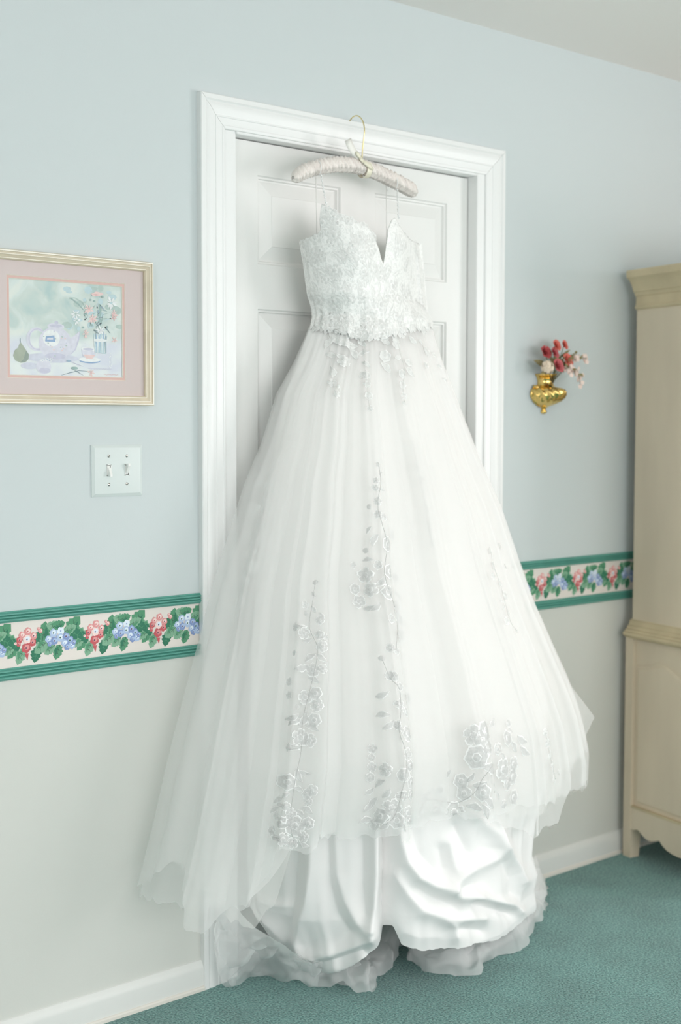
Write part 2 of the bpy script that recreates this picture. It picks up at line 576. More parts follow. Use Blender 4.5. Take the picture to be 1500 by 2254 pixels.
def garland_period(mb, x0, zc, k, xlo, xhi, rnd):
    """one repeat of the printed garland; units are 1/470 of the repeat"""
    lay = [0]

    def put(pts, mi):
        lay[0] += 1
        y = -0.0008 - lay[0] * 0.000004
        P = [(x0 + a * k, y, zc + b * k) for a, b in pts]
        if min(p[0] for p in P) < xlo or max(p[0] for p in P) > xhi:
            P = [(min(max(p[0], xlo), xhi), p[1], p[2]) for p in P]
        c = (sum(p[0] for p in P) / len(P), y, sum(p[2] for p in P) / len(P))
        n = len(P)
        mb.add([c] + P, [(0, 1 + i, 1 + (i + 1) % n) for i in range(n)], mi)

    def leaf(cx, cy, ln, wd, ang, mi):
        ln, wd = ln * 1.12, wd * 1.35
        ca, sa = math.cos(math.radians(ang)), math.sin(math.radians(ang))
        prof = [(-0.5, 0), (-0.36, 0.34), (-0.25, 0.30), (-0.15, 0.52), (-0.02, 0.40), (0.06, 0.50), (0.2, 0.30), (0.28, 0.34), (0.5, 0)]
        full = [(a, b * 0.9) for a, b in prof] + [(a, -b) for a, b in prof[-2:0:-1]]
        tr = lambda a, b: (cx + a * ln * ca - b * wd * sa, cy + a * ln * sa + b * wd * ca)
        put([tr(a, b) for a, b in full], mi)
        put([tr(a, b) for a, b in [(-0.5, 0.03), (0.4, 0.0), (-0.5, -0.03)]], LV if mi != LD else LM)
        if mi != LD:
            put([tr(a, b) for a, b in [(-0.34, -0.06), (-0.13, -0.42), (0.04, -0.3), (0.3, -0.08)]], LD if mi == LM else LM)
        for s in (-1, 1):
            for q in (-0.2, 0.05):
                put([tr(q, 0.02 * s), tr(q + 0.14, 0.28 * s), tr(q + 0.03, 0.0)], LV if mi != LD else LM)

    def floret(cx, cy, r, a, b, c):
        ph = rnd.random() * 6
        pts = []
        for i in range(20):
            t = 2 * PI * i / 20
            q = r * (0.78 + 0.22 * abs(math.cos(2.5 * t + ph)))
            pts.append((cx + q * math.cos(t), cy + q * math.sin(t)))
        put(pts, a)
        put([(cx + r * 0.15 + 0.55 * r * math.cos(t), cy + r * 0.15 + 0.5 * r * math.sin(t)) for t in np.linspace(0, 2 * PI, 9)[:-1]], b)
        put([(cx + 0.2 * r * math.cos(t), cy + 0.2 * r * math.sin(t)) for t in np.linspace(0, 2 * PI, 7)[:-1]], c)
    for a in [(-118, 8, 105, 62, 160, LP), (-92, -58, 100, 52, 225, LM), (-45, -92, 95, 55, 245, LP), (58, -92, 88, 58, 255, LD), (92, -50, 100, 66, 215, LP), (112, 42, 110, 66, 78, LM),
              (178, 66, 96, 56, 165, LP), (215, 72, 80, 50, 15, LM), (312, 62, 125, 78, 42, LM), (335, 2, 92, 64, -25, LD), (205, -92, 84, 56, 250, LM), (150, -72, 78, 52, 215, LP),
              (345, -52, 78, 44, 205, LP), (290, 40, 90, 50, 20, LP), (60, 10, 70, 50, 60, LD), (390, -20, 80, 46, -60, LD)]:
        leaf(*a)
    for a in [(-52, 6, 22, RED, PNK, PLM), (34, -16, 26, RED, PNK, PLM), (-8, -46, 32, RED, PNK, PLM), (42, 22, 24, PNK, BLS, PLM), (-34, 34, 24, PNK, BLS, RED), (4, 52, 26, PNK, BLS, RED), (-2, 6, 28, BLS, ICE, PLM),
              (-58, -18, 16, RED, PNK, PLM), (88, 48, 16, PNK, BLS, RED), (-78, -12, 9, BLS, BLS, PLM), (76, 62, 10, PNK, BLS, RED)]:
        floret(*a)
    for a in [(142, -8, 24, SKY, ICE, BLU), (176, 26, 28, SKY, ICE, LV), (226, 34, 26, ICE, ICE, BLU), (182, -22, 26, BLU, SKY, PLM), (222, -6, 28, SKY, ICE, LV), (262, -2, 26, BLU, SKY, PLM),
              (288, -30, 30, BLU, SKY, LV), (252, -42, 24, SKY, ICE, BLU), (270, -66, 22, BLU, SKY, PLM), (302, -62, 24, SKY, ICE, BLU), (316, -44, 18, BLU, SKY, PLM), (150, -36, 18, BLU, SKY, PLM)]:
        floret(*a)
    put([(-20, -78), (0, -118), (8, -78)], RED)


for n, xa, xb in (('trim_4', XL, CX0 - 0.0005), ('trim_5', CX1 + 0.0005, XR)):
    e = structure(MB().add([(xa, -0.0006, 0.820), (xb, -0.0006, 0.820), (xb, -0.0006, 0.928), (xa, -0.0006, 0.928)], [(0, 1, 2, 3)]).build(n, M_PAPER))
    mb = MB()
    rnd = random.Random(5)
    per = 0.1695
    k0 = -0.284
    i = math.floor((max(xa, -1.2) - k0) / per) - 1
    while k0 + per * i < min(xb, 2.4):
        xx = k0 + per * i
        if xx + 0.16 > xa and xx - 0.06 < xb:
            garland_period(mb, xx, 0.8805, per / 470, xa, xb, rnd)
        i += 1
    mb.build('printed_garland', None, e, mats=GM)

# ------------------------------------------------------------------ armoire (stands at a slight angle to the wall)
M_ARM = mat('antiqued_cream_wood', srgb(212, 198, 176), 0.5, spec=0.35, var=0.10, vscale=5, bump=0.06, bscale=70, stretch=(1, 1, 0.25))
M_ARM2 = mat('glazed_moulding_wood', srgb(200, 184, 152), 0.5, spec=0.35, var=0.12, vscale=9)
AW, AD = 1.02, 0.50
arm = thing('armoire', 'tall antiqued cream armoire with scalloped apron standing near the papered wall', 'armoire', (1.612, -0.030, 0), math.radians(-14))
# local axes: +x along the back (away from the door), -y out into the room


def loc_obj(mb, name, m, parent, smooth=None):
    o = obj(name, mb.v, mb.f, m, None, False)
    o.parent = parent
    if smooth:
        shade_auto(o, smooth)
    return o


def frame_loop(profile, x0, x1, y0, y1):
    """profile (out, z) carried round the left, front and right of a case; back left open"""
    P = []
    for (o, z) in profile:
        P.append([(x0 - o, y1, z), (x0 - o, y0 - o, z), (x1 + o, y0 - o, z), (x1 + o, y1, z)])
    return MB().grid(P)


for (lx, ly) in ((0, -0.034), (AW - 0.045, -0.034), (0, -AD), (AW - 0.045, -AD)):
    mb = MB()
    vs = []
    for z, t in ((0, 0.010), (0.10, 0.0), (0.69, 0.0)):
        xa, xb = lx + (t if lx > 0 else 0), lx + 0.045 - (t if lx == 0 else 0)
        vs.append([(xa, ly, z), (xb, ly, z), (xb, ly + 0.034, z), (xa, ly + 0.034, z)])
    mb.grid([[r_[k] for r_ in vs] for k in range(4)], closed_u=True)
    mb.f.append((0, 3, 6, 9))
    mb.f.append((2, 5, 8, 11))
    loc_obj(mb, 'leg', M_ARM, arm)
lower = MB().box(0.012, AW - 0.012, -AD + 0.012, -0.004, 0.150, 0.69)
loc_obj(lower, 'lower_case', M_ARM, arm)


def apron_pts(L):
    h = [(0, .092), (.012, .090), (.022, .094), (.032, .096), (.045, .090), (.060, .081), (.075, .0765), (.095, .076), (.130, .087), (.133, .087), (.145, .077), (.165, .067), (.190, .062), (.2165, .060)]
    k = L / 0.433
    return [(a * k, z) for a, z in h] + [((0.433 - a) * k, z) for a, z in h[-2::-1]]


def apron(L, place, name):
    pts = apron_pts(L)
    n = len(pts)
    mb = MB()
    vs = [place(a, z, d) for d in (0.0, 0.018) for (a, z) in pts] + [place(a, 0.165, d) for d in (0.0, 0.018) for (a, z) in pts]
    for k in range(n - 1):
        mb.f += [(k, k + 1, 2 * n + k + 1, 2 * n + k), (n + k, 3 * n + k, 3 * n + k + 1, n + k + 1), (k, n + k, n + k + 1, k + 1)]
    mb.v += vs
    mb.m += [0] * len(mb.f)
    return loc_obj(mb, name, M_ARM, arm)


apron(AD - 0.068, lambda a, z, d: (0.002 + d, -0.034 - a, z), 'side_apron')
apron(AD - 0.068, lambda a, z, d: (AW - 0.002 - d, -0.034 - a, z), 'side_apron')
apron(AW - 0.09, lambda a, z, d: (0.045 + a, -AD + 0.002 + d, z), 'front_apron')
loc_obj(MB().box(0.0005, 0.02, -AD + 0.034, -0.034, 0.158, 0.165), 'apron_bead', M_ARM2, arm)


def shaped_panel(L, zb, zt, place, name):
    """raised panel whose top edge rises and dips in a provincial curve"""
    ks = np.linspace(0, 1, 41)
    top = [zt - 0.004 + 0.022 * math.exp(-((k - 0.28) / 0.14) ** 2) + 0.022 * math.exp(-((k - 0.72) / 0.14) ** 2) - 0.010 * math.exp(-((k - 0.5) / 0.10) ** 2) for k in ks]
    rows = []
    for ins, dep in ((0.0, 0.0), (0.004, -0.006), (0.010, 0.001), (0.016, 0.003)):
        rows.append([place(ins + k * (L - 2 * ins), zb + ins, dep) for k in ks] + [place(ins + k * (L - 2 * ins), t - ins, dep) for k, t in zip(ks[::-1], top[::-1])])
    mb = MB()
    n = len(rows[0])
    mb.v = [v for r_ in rows for v in r_]
    for a in range(3):
        for k in range(n):
            mb.f.append((a * n + k, a * n + (k + 1) % n, (a + 1) * n + (k + 1) % n, (a + 1) * n + k))
    b = 3 * n
    m_ = len(ks)
    for k in range(m_ - 1):
        mb.f.append((b + k, b + k + 1, b + 2 * m_ - 2 - k, b + 2 * m_ - 1 - k))
    return loc_obj(mb, name, M_ARM, arm)


shaped_panel(AD - 0.072, 0.168, 0.608, lambda a, z, d: (0.011 - d, -0.036 - a, z), 'side_panel')
shaped_panel(AD - 0.072, 0.168, 0.608, lambda a, z, d: (AW - 0.011 + d, -0.036 - a, z), 'side_panel')
for k in range(2):
    shaped_panel(0.455, 0.168, 0.64, lambda a, z, d, k=k: (0.05 + k * 0.465 + a, -AD + 0.011 - d, z), 'lower_door')
loc_obj(frame_loop([(-0.004, 0.684), (0.002, 0.686), (0.008, 0.690), (0.014, 0.694), (0.016, 0.699), (0.013, 0.704), (0.008, 0.706), (0.006, 0.712), (0.0, 0.714), (-0.002, 0.722), (-0.008, 0.726), (-0.010, 0.736), (-0.016, 0.742), (-0.03, 0.743)], 0, AW, -AD, -0.004), 'waist_moulding', M_ARM2, arm, 30)
loc_obj(MB().box(0.016, AW - 0.016, -AD + 0.016, -0.010, 0.69, 1.79, bev=0.002), 'upper_case', M_ARM, arm)
for k in range(2):
    shaped_panel(0.455, 0.78, 1.64, lambda a, z, d, k=k: (0.05 + k * 0.465 + a, -AD + 0.0155 - d, z), 'upper_door')
    kb = MB().ball((AW / 2 + (-0.03 if k == 0 else 0.03), -AD - 0.008, 1.12), 0.013)
    loc_obj(kb, 'knob', mat('aged_brass_knob', (0.35, 0.24, 0.1, 1), 0.35, 1.0), arm)
loc_obj(frame_loop([(-0.017, 1.690), (-0.010, 1.694), (-0.008, 1.699), (-0.011, 1.704), (-0.013, 1.712), (-0.013, 1.730), (-0.009, 1.733), (-0.006, 1.742), (-0.002, 1.745), (0.002, 1.758), (0.008, 1.770), (0.016, 1.780), (0.024, 1.786), (0.026, 1.792), (0.026, 1.804), (0.023, 1.808), (-0.2, 1.809)], 0, AW, -AD, -0.010), 'cornice', M_ARM2, arm, 30)
loc_obj(MB().box(-0.02, AW + 0.02, -AD - 0.02, -0.011, 1.795, 1.8075), 'top_board', M_ARM, arm)

# ------------------------------------------------------------------ framed picture
PX0, PX1, PZ0, PZ1 = -0.563, -0.137, 1.382, 1.7005
pic = thing('framed_picture', 'framed teapot and flowers watercolour with pink mat above the light switch', 'picture', ((PX0 + PX1) / 2, 0, PZ0))
M_FR = mat('limed_wood_frame', srgb(206, 194, 172), 0.45, var=0.08, vscale=25, stretch=(1, 1, 1))
M_FRL = mat('frame_cream_line', srgb(240, 234, 222), 0.4)
FP = [(0, 0, 0), (0, 0.020, 0), (0.0015, 0.0225, 1), (0.0040, 0.0225, 0), (0.0050, 0.0205, 0), (0.0085, 0.0200, 1), (0.0100, 0.0205, 0), (0.0115, 0.0190, 0), (0.0165, 0.0165, 1), (0.0180, 0.0170, 0), (0.0205, 0.0140, 0), (0.0210, 0.0060, 0)]


def frame_rail(side):
    P = []
    for (w, t, _) in FP:
        a, b, c, d = PX0 + w, PX1 - w, PZ0 + w, PZ1 - w
        P.append({'t': [(a, -t, d), (b, -t, d)], 'b': [(b, -t, c), (a, -t, c)], 'l': [(a, -t, c), (a, -t, d)], 'r': [(b, -t, d), (b, -t, c)]}[side])
    mb = MB()
    n = len(P)
    mb.v = [v for r_ in P for v in r_]
    for k in range(n - 1):
        mb.f.append((2 * k, 2 * k + 2, 2 * k + 3, 2 * k + 1))
        mb.m.append(FP[k][2])
    return mb.build('frame_rail', None, pic, mats=[M_FR, M_FRL])


for s_ in 'tblr':
    frame_rail(s_)
M_MAT = mat('dusty_pink_mat', srgb(216, 200, 198), 0.85, bump=0.08, bscale=500)
M_MAT2 = mat('rose_inner_mat', srgb(222, 184, 176), 0.85)
AX0, AX1, AZ0, AZ1 = -0.497, -0.205, 1.436, 1.650


def window_board(name, o, i, y, m, bev_m, depth):
    (a, b, c, d), (e, f_, g_, h) = o, i
    vs = [(a, y, c), (b, y, c), (b, y, d), (a, y, d), (e, y, g_), (f_, y, g_), (f_, y, h), (e, y, h)]
    q = 0.0012
    vs += [(e + q, y + depth, g_ + q), (f_ - q, y + depth, g_ + q), (f_ - q, y + depth, h - q), (e + q, y + depth, h - q)]
    fs = [(k, (k + 1) % 4, 4 + (k + 1) % 4, 4 + k) for k in range(4)] + [(4 + k, 4 + (k + 1) % 4, 8 + (k + 1) % 4, 8 + k) for k in range(4)]
    return obj(name, vs, fs, None, pic, False, [m, bev_m], [0] * 4 + [1] * 4)


window_board('mat_board', (PX0 + 0.018, PX1 - 0.018, PZ0 + 0.018, PZ1 - 0.018), (AX0, AX1, AZ0, AZ1), -0.0095, M_MAT, M_FRL, 0.0016)
window_board('inner_mat', (AX0 - 0.01, AX1 + 0.01, AZ0 - 0.01, AZ1 + 0.01), (AX0 + 0.0065, AX1 - 0.0065, AZ0 + 0.0065, AZ1 - 0.0065), -0.0078, M_MAT2, M_FRL, 0.0016)
MB().box(PX0 + 0.012, PX1 - 0.012, -0.005, -0.001, PZ0 + 0.012, PZ1 - 0.012).build('backing_board', M_FR, pic)


def wash_paper():
    m = bpy.data.materials.new('watercolour_paper')
    m.use_nodes = True
    nt = m.node_tree
    b = nt.nodes['Principled BSDF']
    b.inputs['Roughness'].default_value = 0.9
    tc = nt.nodes.new('ShaderNodeTexCoord')
    n1 = nt.nodes.new('ShaderNodeTexNoise')
    n1.inputs['Scale'].default_value = 16
    n1.inputs['Detail'].default_value = 6
    n1.inputs['Distortion'].default_value = 0.6
    r = nt.nodes.new('ShaderNodeValToRGB')
    e = r.color_ramp.elements
    e[0].position, e[0].color = 0.32, srgb(182, 206, 205)
    e[1].position, e[1].color = 0.62, srgb(226, 232, 226)
    q = e.new(0.46)
    q.color = srgb(206, 218, 213)
    q = e.new(0.54)
    q.color = srgb(216, 227, 224)
    # a pale table top under the wash
    g_ = nt.nodes.new('ShaderNodeNewGeometry')
    sp = nt.nodes.new('ShaderNodeSeparateXYZ')
    mr = nt.nodes.new('ShaderNodeMapRange')
    mr.inputs[1].default_value, mr.inputs[2].default_value = 1.512, 1.532
    mx = nt.nodes.new('ShaderNodeMix')
    mx.data_type = 'RGBA'
    n2 = nt.nodes.new('ShaderNodeTexNoise')
    n2.inputs['Scale'].default_value = 22
    n2.inputs['Detail'].default_value = 4
    r2 = nt.nodes.new('ShaderNodeValToRGB')
    r2.color_ramp.elements[0].position, r2.color_ramp.elements[0].color = 0.36, srgb(218, 222, 234)
    r2.color_ramp.elements[1].position, r2.color_ramp.elements[1].color = 0.6, srgb(232, 238, 236)
    for n in (n1, n2):
        nt.links.new(tc.outputs['Object'], n.inputs['Vector'])
    nt.links.new(n1.outputs[0], r.inputs[0])
    nt.links.new(n2.outputs[0], r2.inputs[0])
    nt.links.new(g_.outputs['Position'], sp.inputs[0])
    nt.links.new(sp.outputs[2], mr.inputs[0])
    nt.links.new(mr.outputs[0], mx.inputs[0])
    nt.links.new(r2.outputs[0], mx.inputs[6])
    nt.links.new(r.outputs[0], mx.inputs[7])
    nt.links.new(mx.outputs[2], b.inputs['Base Color'])
    return m


YA = -0.0055
art = MB().add([(AX0, YA, AZ0), (AX1, YA, AZ0), (AX1, YA, AZ1), (AX0, YA, AZ1)], [(0, 1, 2, 3)]).build('art_print', wash_paper(), pic)
PCOL = dict(lilac=(214, 212, 230), lilac2=(190, 188, 214), white=(238, 240, 242), blue=(108, 146, 196), steel=(126, 156, 184), pear=(140, 152, 128), pear2=(104, 122, 108), pink=(238, 196, 192), rose=(226, 160, 160),
            green=(124, 160, 156), dark=(86, 112, 124), shade=(202, 204, 224), aqua=(176, 206, 214), moss=(160, 186, 178))
PMK = {k: i for i, k in enumerate(PCOL)}
PMS = [mat('watercolour_' + k, srgb(*[q * 0.68 + w_ * 0.32 for q, w_ in zip(c, (232, 236, 236))]), 0.9, var=0.06, vscale=120) for k, c in PCOL.items()]
pm = MB()
_lay = [0]


def wc(u, v):
    """photo crop coordinates of the print (0..1) to the wall plane"""
    return AX0 + 0.0065 + u * (AX1 - AX0 - 0.013), AZ1 - 0.0065 - v * (AZ1 - AZ0 - 0.013)


def ink(pts, c):
    _lay[0] += 1
    y = YA - 0.00025 - _lay[0] * 0.000004
    P = [wc(*p) for p in pts]
    P = [(min(max(a, AX0 + .006), AX1 - .006), min(max(b, AZ0 + .006), AZ1 - .006)) for a, b in P]
    cx, cz = sum(p[0] for p in P) / len(P), sum(p[1] for p in P) / len(P)
    n = len(P)
    pm.add([(cx, y, cz)] + [(a, y, b) for a, b in P], [(0, 1 + i, 1 + (i + 1) % n) for i in range(n)], PMK[c])


def ell(cx, cy, rx, ry, c, n=22, a0=0, a1=2 * PI):
    ink([(cx + rx * math.cos(t), cy + ry * math.sin(t)) for t in np.linspace(a0, a1, n)], c)


def stroke(pts, w, c):
    pts = [np.array(p, float) for p in pts]
    Lf, Rt = [], []
    for i, p in enumerate(pts):
        t = pts[min(i + 1, len(pts) - 1)] - pts[max(i - 1, 0)]
        t = t / (np.linalg.norm(t) + 1e-9)
        nn = np.array([-t[1], t[0]]) * w * (1 if 0 < i < len(pts) - 1 else 0.35)
        Lf.append(p + nn)
        Rt.append(p - nn)
    _lay[0] += 1
    y = YA - 0.00025 - _lay[0] * 0.000004
    vs = [(wc(*p)[0], y, wc(*p)[1]) for q in zip(Lf, Rt) for p in q]
    pm.add(vs, [(2 * i, 2 * i + 1, 2 * i + 3, 2 * i + 2) for i in range(len(pts) - 1)], PMK[c])


rp = random.Random(11)


def bloom(cx, cy, r, c, c2, n=7):
    for k in range(n):
        a = 2 * PI * k / n + rp.random() * 0.5
        q = r * (0.7 + 0.5 * rp.random())
        ink([(cx, cy), (cx + 0.6 * q * math.cos(a - 0.3), cy + 0.75 * q * math.sin(a - 0.3)), (cx + q * math.cos(a), cy + 1.2 * q * math.sin(a)), (cx + 0.6 * q * math.cos(a + 0.3), cy + 0.75 * q * math.sin(a + 0.3))], c)
    ell(cx, cy, r * 0.2, r * 0.24, c2, 8)


for q in range(26):          # loose foliage wash behind the vase
    a, b = rp.uniform(0.5, 0.98), rp.uniform(0.03, 0.52)
    ell(a, b, rp.uniform(.015, .05), rp.uniform(.015, .05), rp.choice(['moss', 'aqua', 'aqua']), 9)
ell(0.17, 0.90, 0.075, 0.035, 'shade')
ell(0.36, 0.81, 0.24, 0.05, 'shade')
# teapot: handle, body, lid, spout, tag
for t0, t1 in ((0.075, 0.052),):
    ring = [(0.235 + t0 * math.cos(t), 0.62 + 1.45 * t0 * math.sin(t)) for t in np.linspace(0.3 * PI, 1.75 * PI, 18)]
    stroke(ring, 0.016, 'lilac')
    stroke([(a + .008, b) for a, b in ring], 0.004, 'lilac2')
ink([(0.52, 0.60), (0.565, 0.56), (0.60, 0.52), (0.612, 0.515), (0.60, 0.60), (0.57, 0.72), (0.53, 0.77), (0.49, 0.78)], 'lilac')
stroke([(0.53, 0.76), (0.57, 0.71), (0.60, 0.60), (0.612, 0.52)], 0.006, 'lilac2')
ell(0.395, 0.655, 0.145, 0.175, 'lilac', 30)
ell(0.395, 0.79, 0.09, 0.035, 'lilac2')
ell(0.36, 0.60, 0.075, 0.09, 'white', 18)
ell(0.40, 0.475, 0.075, 0.035, 'lilac')
ell(0.40, 0.47, 0.055, 0.016, 'lilac2')
ell(0.405, 0.435, 0.018, 0.02, 'lilac2', 10)
for q in range(22):
    a, b = rp.uniform(0, 2 * PI), rp.uniform(0.3, 0.9)
    ell(0.395 + 0.14 * b * math.cos(a), 0.66 + 0.16 * b * math.sin(a), 0.008, 0.008, rp.choice(['pink', 'lilac2', 'shade', 'moss']), 6)
ink([(0.312, 0.585), (0.385, 0.57), (0.395, 0.64), (0.305, 0.638)], 'blue')
ink([(0.325, 0.60), (0.375, 0.595), (0.375, 0.615), (0.322, 0.618)], 'lilac')
# pear
ink([(0.098, 0.66), (0.115, 0.69), (0.14, 0.735), (0.165, 0.78), (0.162, 0.83), (0.135, 0.865), (0.095, 0.872), (0.05, 0.85), (0.032, 0.80), (0.045, 0.745), (0.075, 0.715), (0.085, 0.68)], 'pear')
ink([(0.14, 0.745), (0.165, 0.785), (0.16, 0.83), (0.13, 0.862), (0.09, 0.87), (0.12, 0.83)], 'pear2')
stroke([(0.097, 0.665), (0.092, 0.64), (0.095, 0.615)], 0.004, 'dark')
# small round pot
ell(0.29, 0.905, 0.065, 0.075, 'lilac')
ell(0.30, 0.945, 0.05, 0.03, 'lilac2')
for k in range(6):
    bloom(0.26 + 0.02 * k, 0.83 + 0.01 * math.sin(k * 2), 0.018, 'white', 'blue', 5)
# cup and saucer
ell(0.70, 0.825, 0.095, 0.028, 'blue', 20)
ell(0.70, 0.812, 0.10, 0.026, 'white', 20)
ink([(0.625, 0.70), (0.76, 0.70), (0.75, 0.77), (0.72, 0.805), (0.67, 0.805), (0.635, 0.77)], 'lilac')
ell(0.692, 0.70, 0.068, 0.022, 'white')
ell(0.685, 0.702, 0.05, 0.014, 'lilac2')
ink([(0.64, 0.76), (0.75, 0.76), (0.72, 0.805), (0.67, 0.805)], 'pink')
# glass vase with stems
ink([(0.735, 0.53), (0.855, 0.53), (0.845, 0.745), (0.745, 0.735)], 'aqua')
for k in range(13):
    a = 0.74 + 0.009 * k
    stroke([(a + 0.012, 0.46 + rp.random() * .1), (a, 0.60), (a + rp.uniform(-.006, .006), 0.735)], 0.0035, rp.choice(['white', 'steel', 'blue', 'dark', 'white']))
ell(0.795, 0.60, 0.06, 0.018, 'white')
for k in range(6):
    a = rp.uniform(0.74, 0.86)
    stroke([(0.80, 0.46), ((0.80 + a) / 2, 0.32), (a + rp.uniform(-.06, .08), 0.18 + rp.random() * .12)], 0.003, rp.choice(['green', 'steel', 'moss']))
stroke([(0.66, 0.30), (0.60, 0.22), (0.54, 0.17), (0.52, 0.175)], 0.006, 'green')
stroke([(0.67, 0.28), (0.64, 0.20), (0.57, 0.16), (0.52, 0.16)], 0.005, 'moss')
ink([(0.785, 0.20), (0.81, 0.22), (0.80, 0.46), (0.785, 0.46)], 'green')
for k in range(26):
    a, b = rp.gauss(0.765, 0.06), rp.gauss(0.36, 0.12)
    stroke([(a, b), (a + rp.uniform(-.03, .03), b + rp.uniform(-.035, .035)), (a + rp.uniform(-.05, .05), b + rp.uniform(-.05, .05))], 0.006, rp.choice(['green', 'steel', 'moss', 'dark', 'aqua']))
bloom(0.575, 0.33, 0.045, 'white', 'moss')
bloom(0.585, 0.40, 0.04, 'white', 'moss')
bloom(0.90, 0.19, 0.06, 'white', 'aqua', 9)
bloom(0.695, 0.265, 0.05, 'pink', 'rose', 8)
bloom(0.725, 0.375, 0.048, 'pink', 'rose', 8)
bloom(0.665, 0.535, 0.038, 'pink', 'rose', 7)
bloom(0.925, 0.30, 0.042, 'pink', 'rose', 7)
bloom(0.925, 0.345, 0.03, 'rose', 'pink', 6)
bloom(0.80, 0.49, 0.045, 'white', 'lilac', 8)
bloom(0.93, 0.59, 0.035, 'pink', 'rose', 5)
ink([(0.715, 0.105), (0.76, 0.075), (0.815, 0.085), (0.83, 0.105), (0.78, 0.125), (0.73, 0.13)], 'pink')
ink([(0.73, 0.11), (0.76, 0.10), (0.79, 0.11), (0.76, 0.125)], 'rose')
for a, b in ((0.72, 0.44), (0.66, 0.33), (0.71, 0.17), (0.82, 0.13), (0.86, 0.45), (0.64, 0.47), (0.745, 0.18)):
    ell(a, b, 0.010, 0.012, 'green', 8)
# spoon, fallen flower, lace edge
ell(0.51, 0.835, 0.022, 0.012, 'steel', 10)
stroke([(0.52, 0.84), (0.58, 0.865), (0.64, 0.89)], 0.004, 'lilac2')
stroke([(0.44, 0.99), (0.52, 0.96), (0.60, 0.935), (0.70, 0.94)], 0.0035, 'dark')
stroke([(0.55, 0.925), (0.59, 0.95), (0.64, 0.985)], 0.003, 'dark')
ell(0.56, 0.91, 0.032, 0.016, 'green', 10)
bloom(0.71, 0.955, 0.04, 'pink', 'rose', 6)
stroke([(0.68 + 0.012 * k, 0.905 + 0.006 * (k % 2)) for k in range(20)], 0.005, 'shade')
for k in range(12):
    ell(0.89 + 0.012 * math.sin(k * 1.7), 0.74 + 0.014 * k, 0.006, 0.006, 'white', 6)
# illegible scribbled signature
stroke([(0.825 + 0.008 * k, 0.968 + 0.008 * math.sin(2.3 * k) - 0.004 * math.cos(1.1 * k)) for k in range(18)], 0.0018, 'rose')
pm.build('painted_still_life', None, art, mats=PMS)
MB().box(PX0 + 0.019, PX1 - 0.019, -0.0125, -0.0108, PZ0 + 0.019, PZ1 - 0.019).build('glass', M_GLASS, pic)

# ------------------------------------------------------------------ double light switch
M_PLATE = mat('switch_plate_paint', (0.63, 0.685, 0.675, 1), 0.4)
M_TOG = mat('switch_white_plastic', (0.82, 0.82, 0.80, 1), 0.3)
M_DARK = mat('dark_gap', (0.10, 0.10, 0.10, 1), 0.8)
M_SCREW = mat('chrome_screw', (0.62, 0.6, 0.56, 1), 0.22, 1.0)
sx, sz, sw, sh = -0.2255, 1.2375, 0.132, 0.1145
sw_t = thing('light_switch', 'pale double toggle light switch plate with four screws below the picture', 'light switch', (sx, 0, sz - sh / 2))
P = []
for ins, dep in ((0, 0), (0, 0.0025), (0.003, 0.0042), (0.0065, 0.0062), (0.008, 0.0065)):
    P.append([(sx - sw / 2 + ins, -dep, sz - sh / 2 + ins), (sx + sw / 2 - ins, -dep, sz - sh / 2 + ins), (sx + sw / 2 - ins, -dep, sz + sh / 2 - ins), (sx - sw / 2 + ins, -dep, sz + sh / 2 - ins)])
mb = MB()
mb.v = [v for r_ in P for v in r_]
for a in range(len(P) - 1):
    for k in range(4):
        mb.f.append((a * 4 + k, a * 4 + (k + 1) % 4, a * 4 + 4 + (k + 1) % 4, a * 4 + 4 + k))
mb.f.append(tuple(len(mb.v) - 4 + k for k in range(4)))
shade_auto(mb.build('plate', M_PLATE, sw_t), 15)
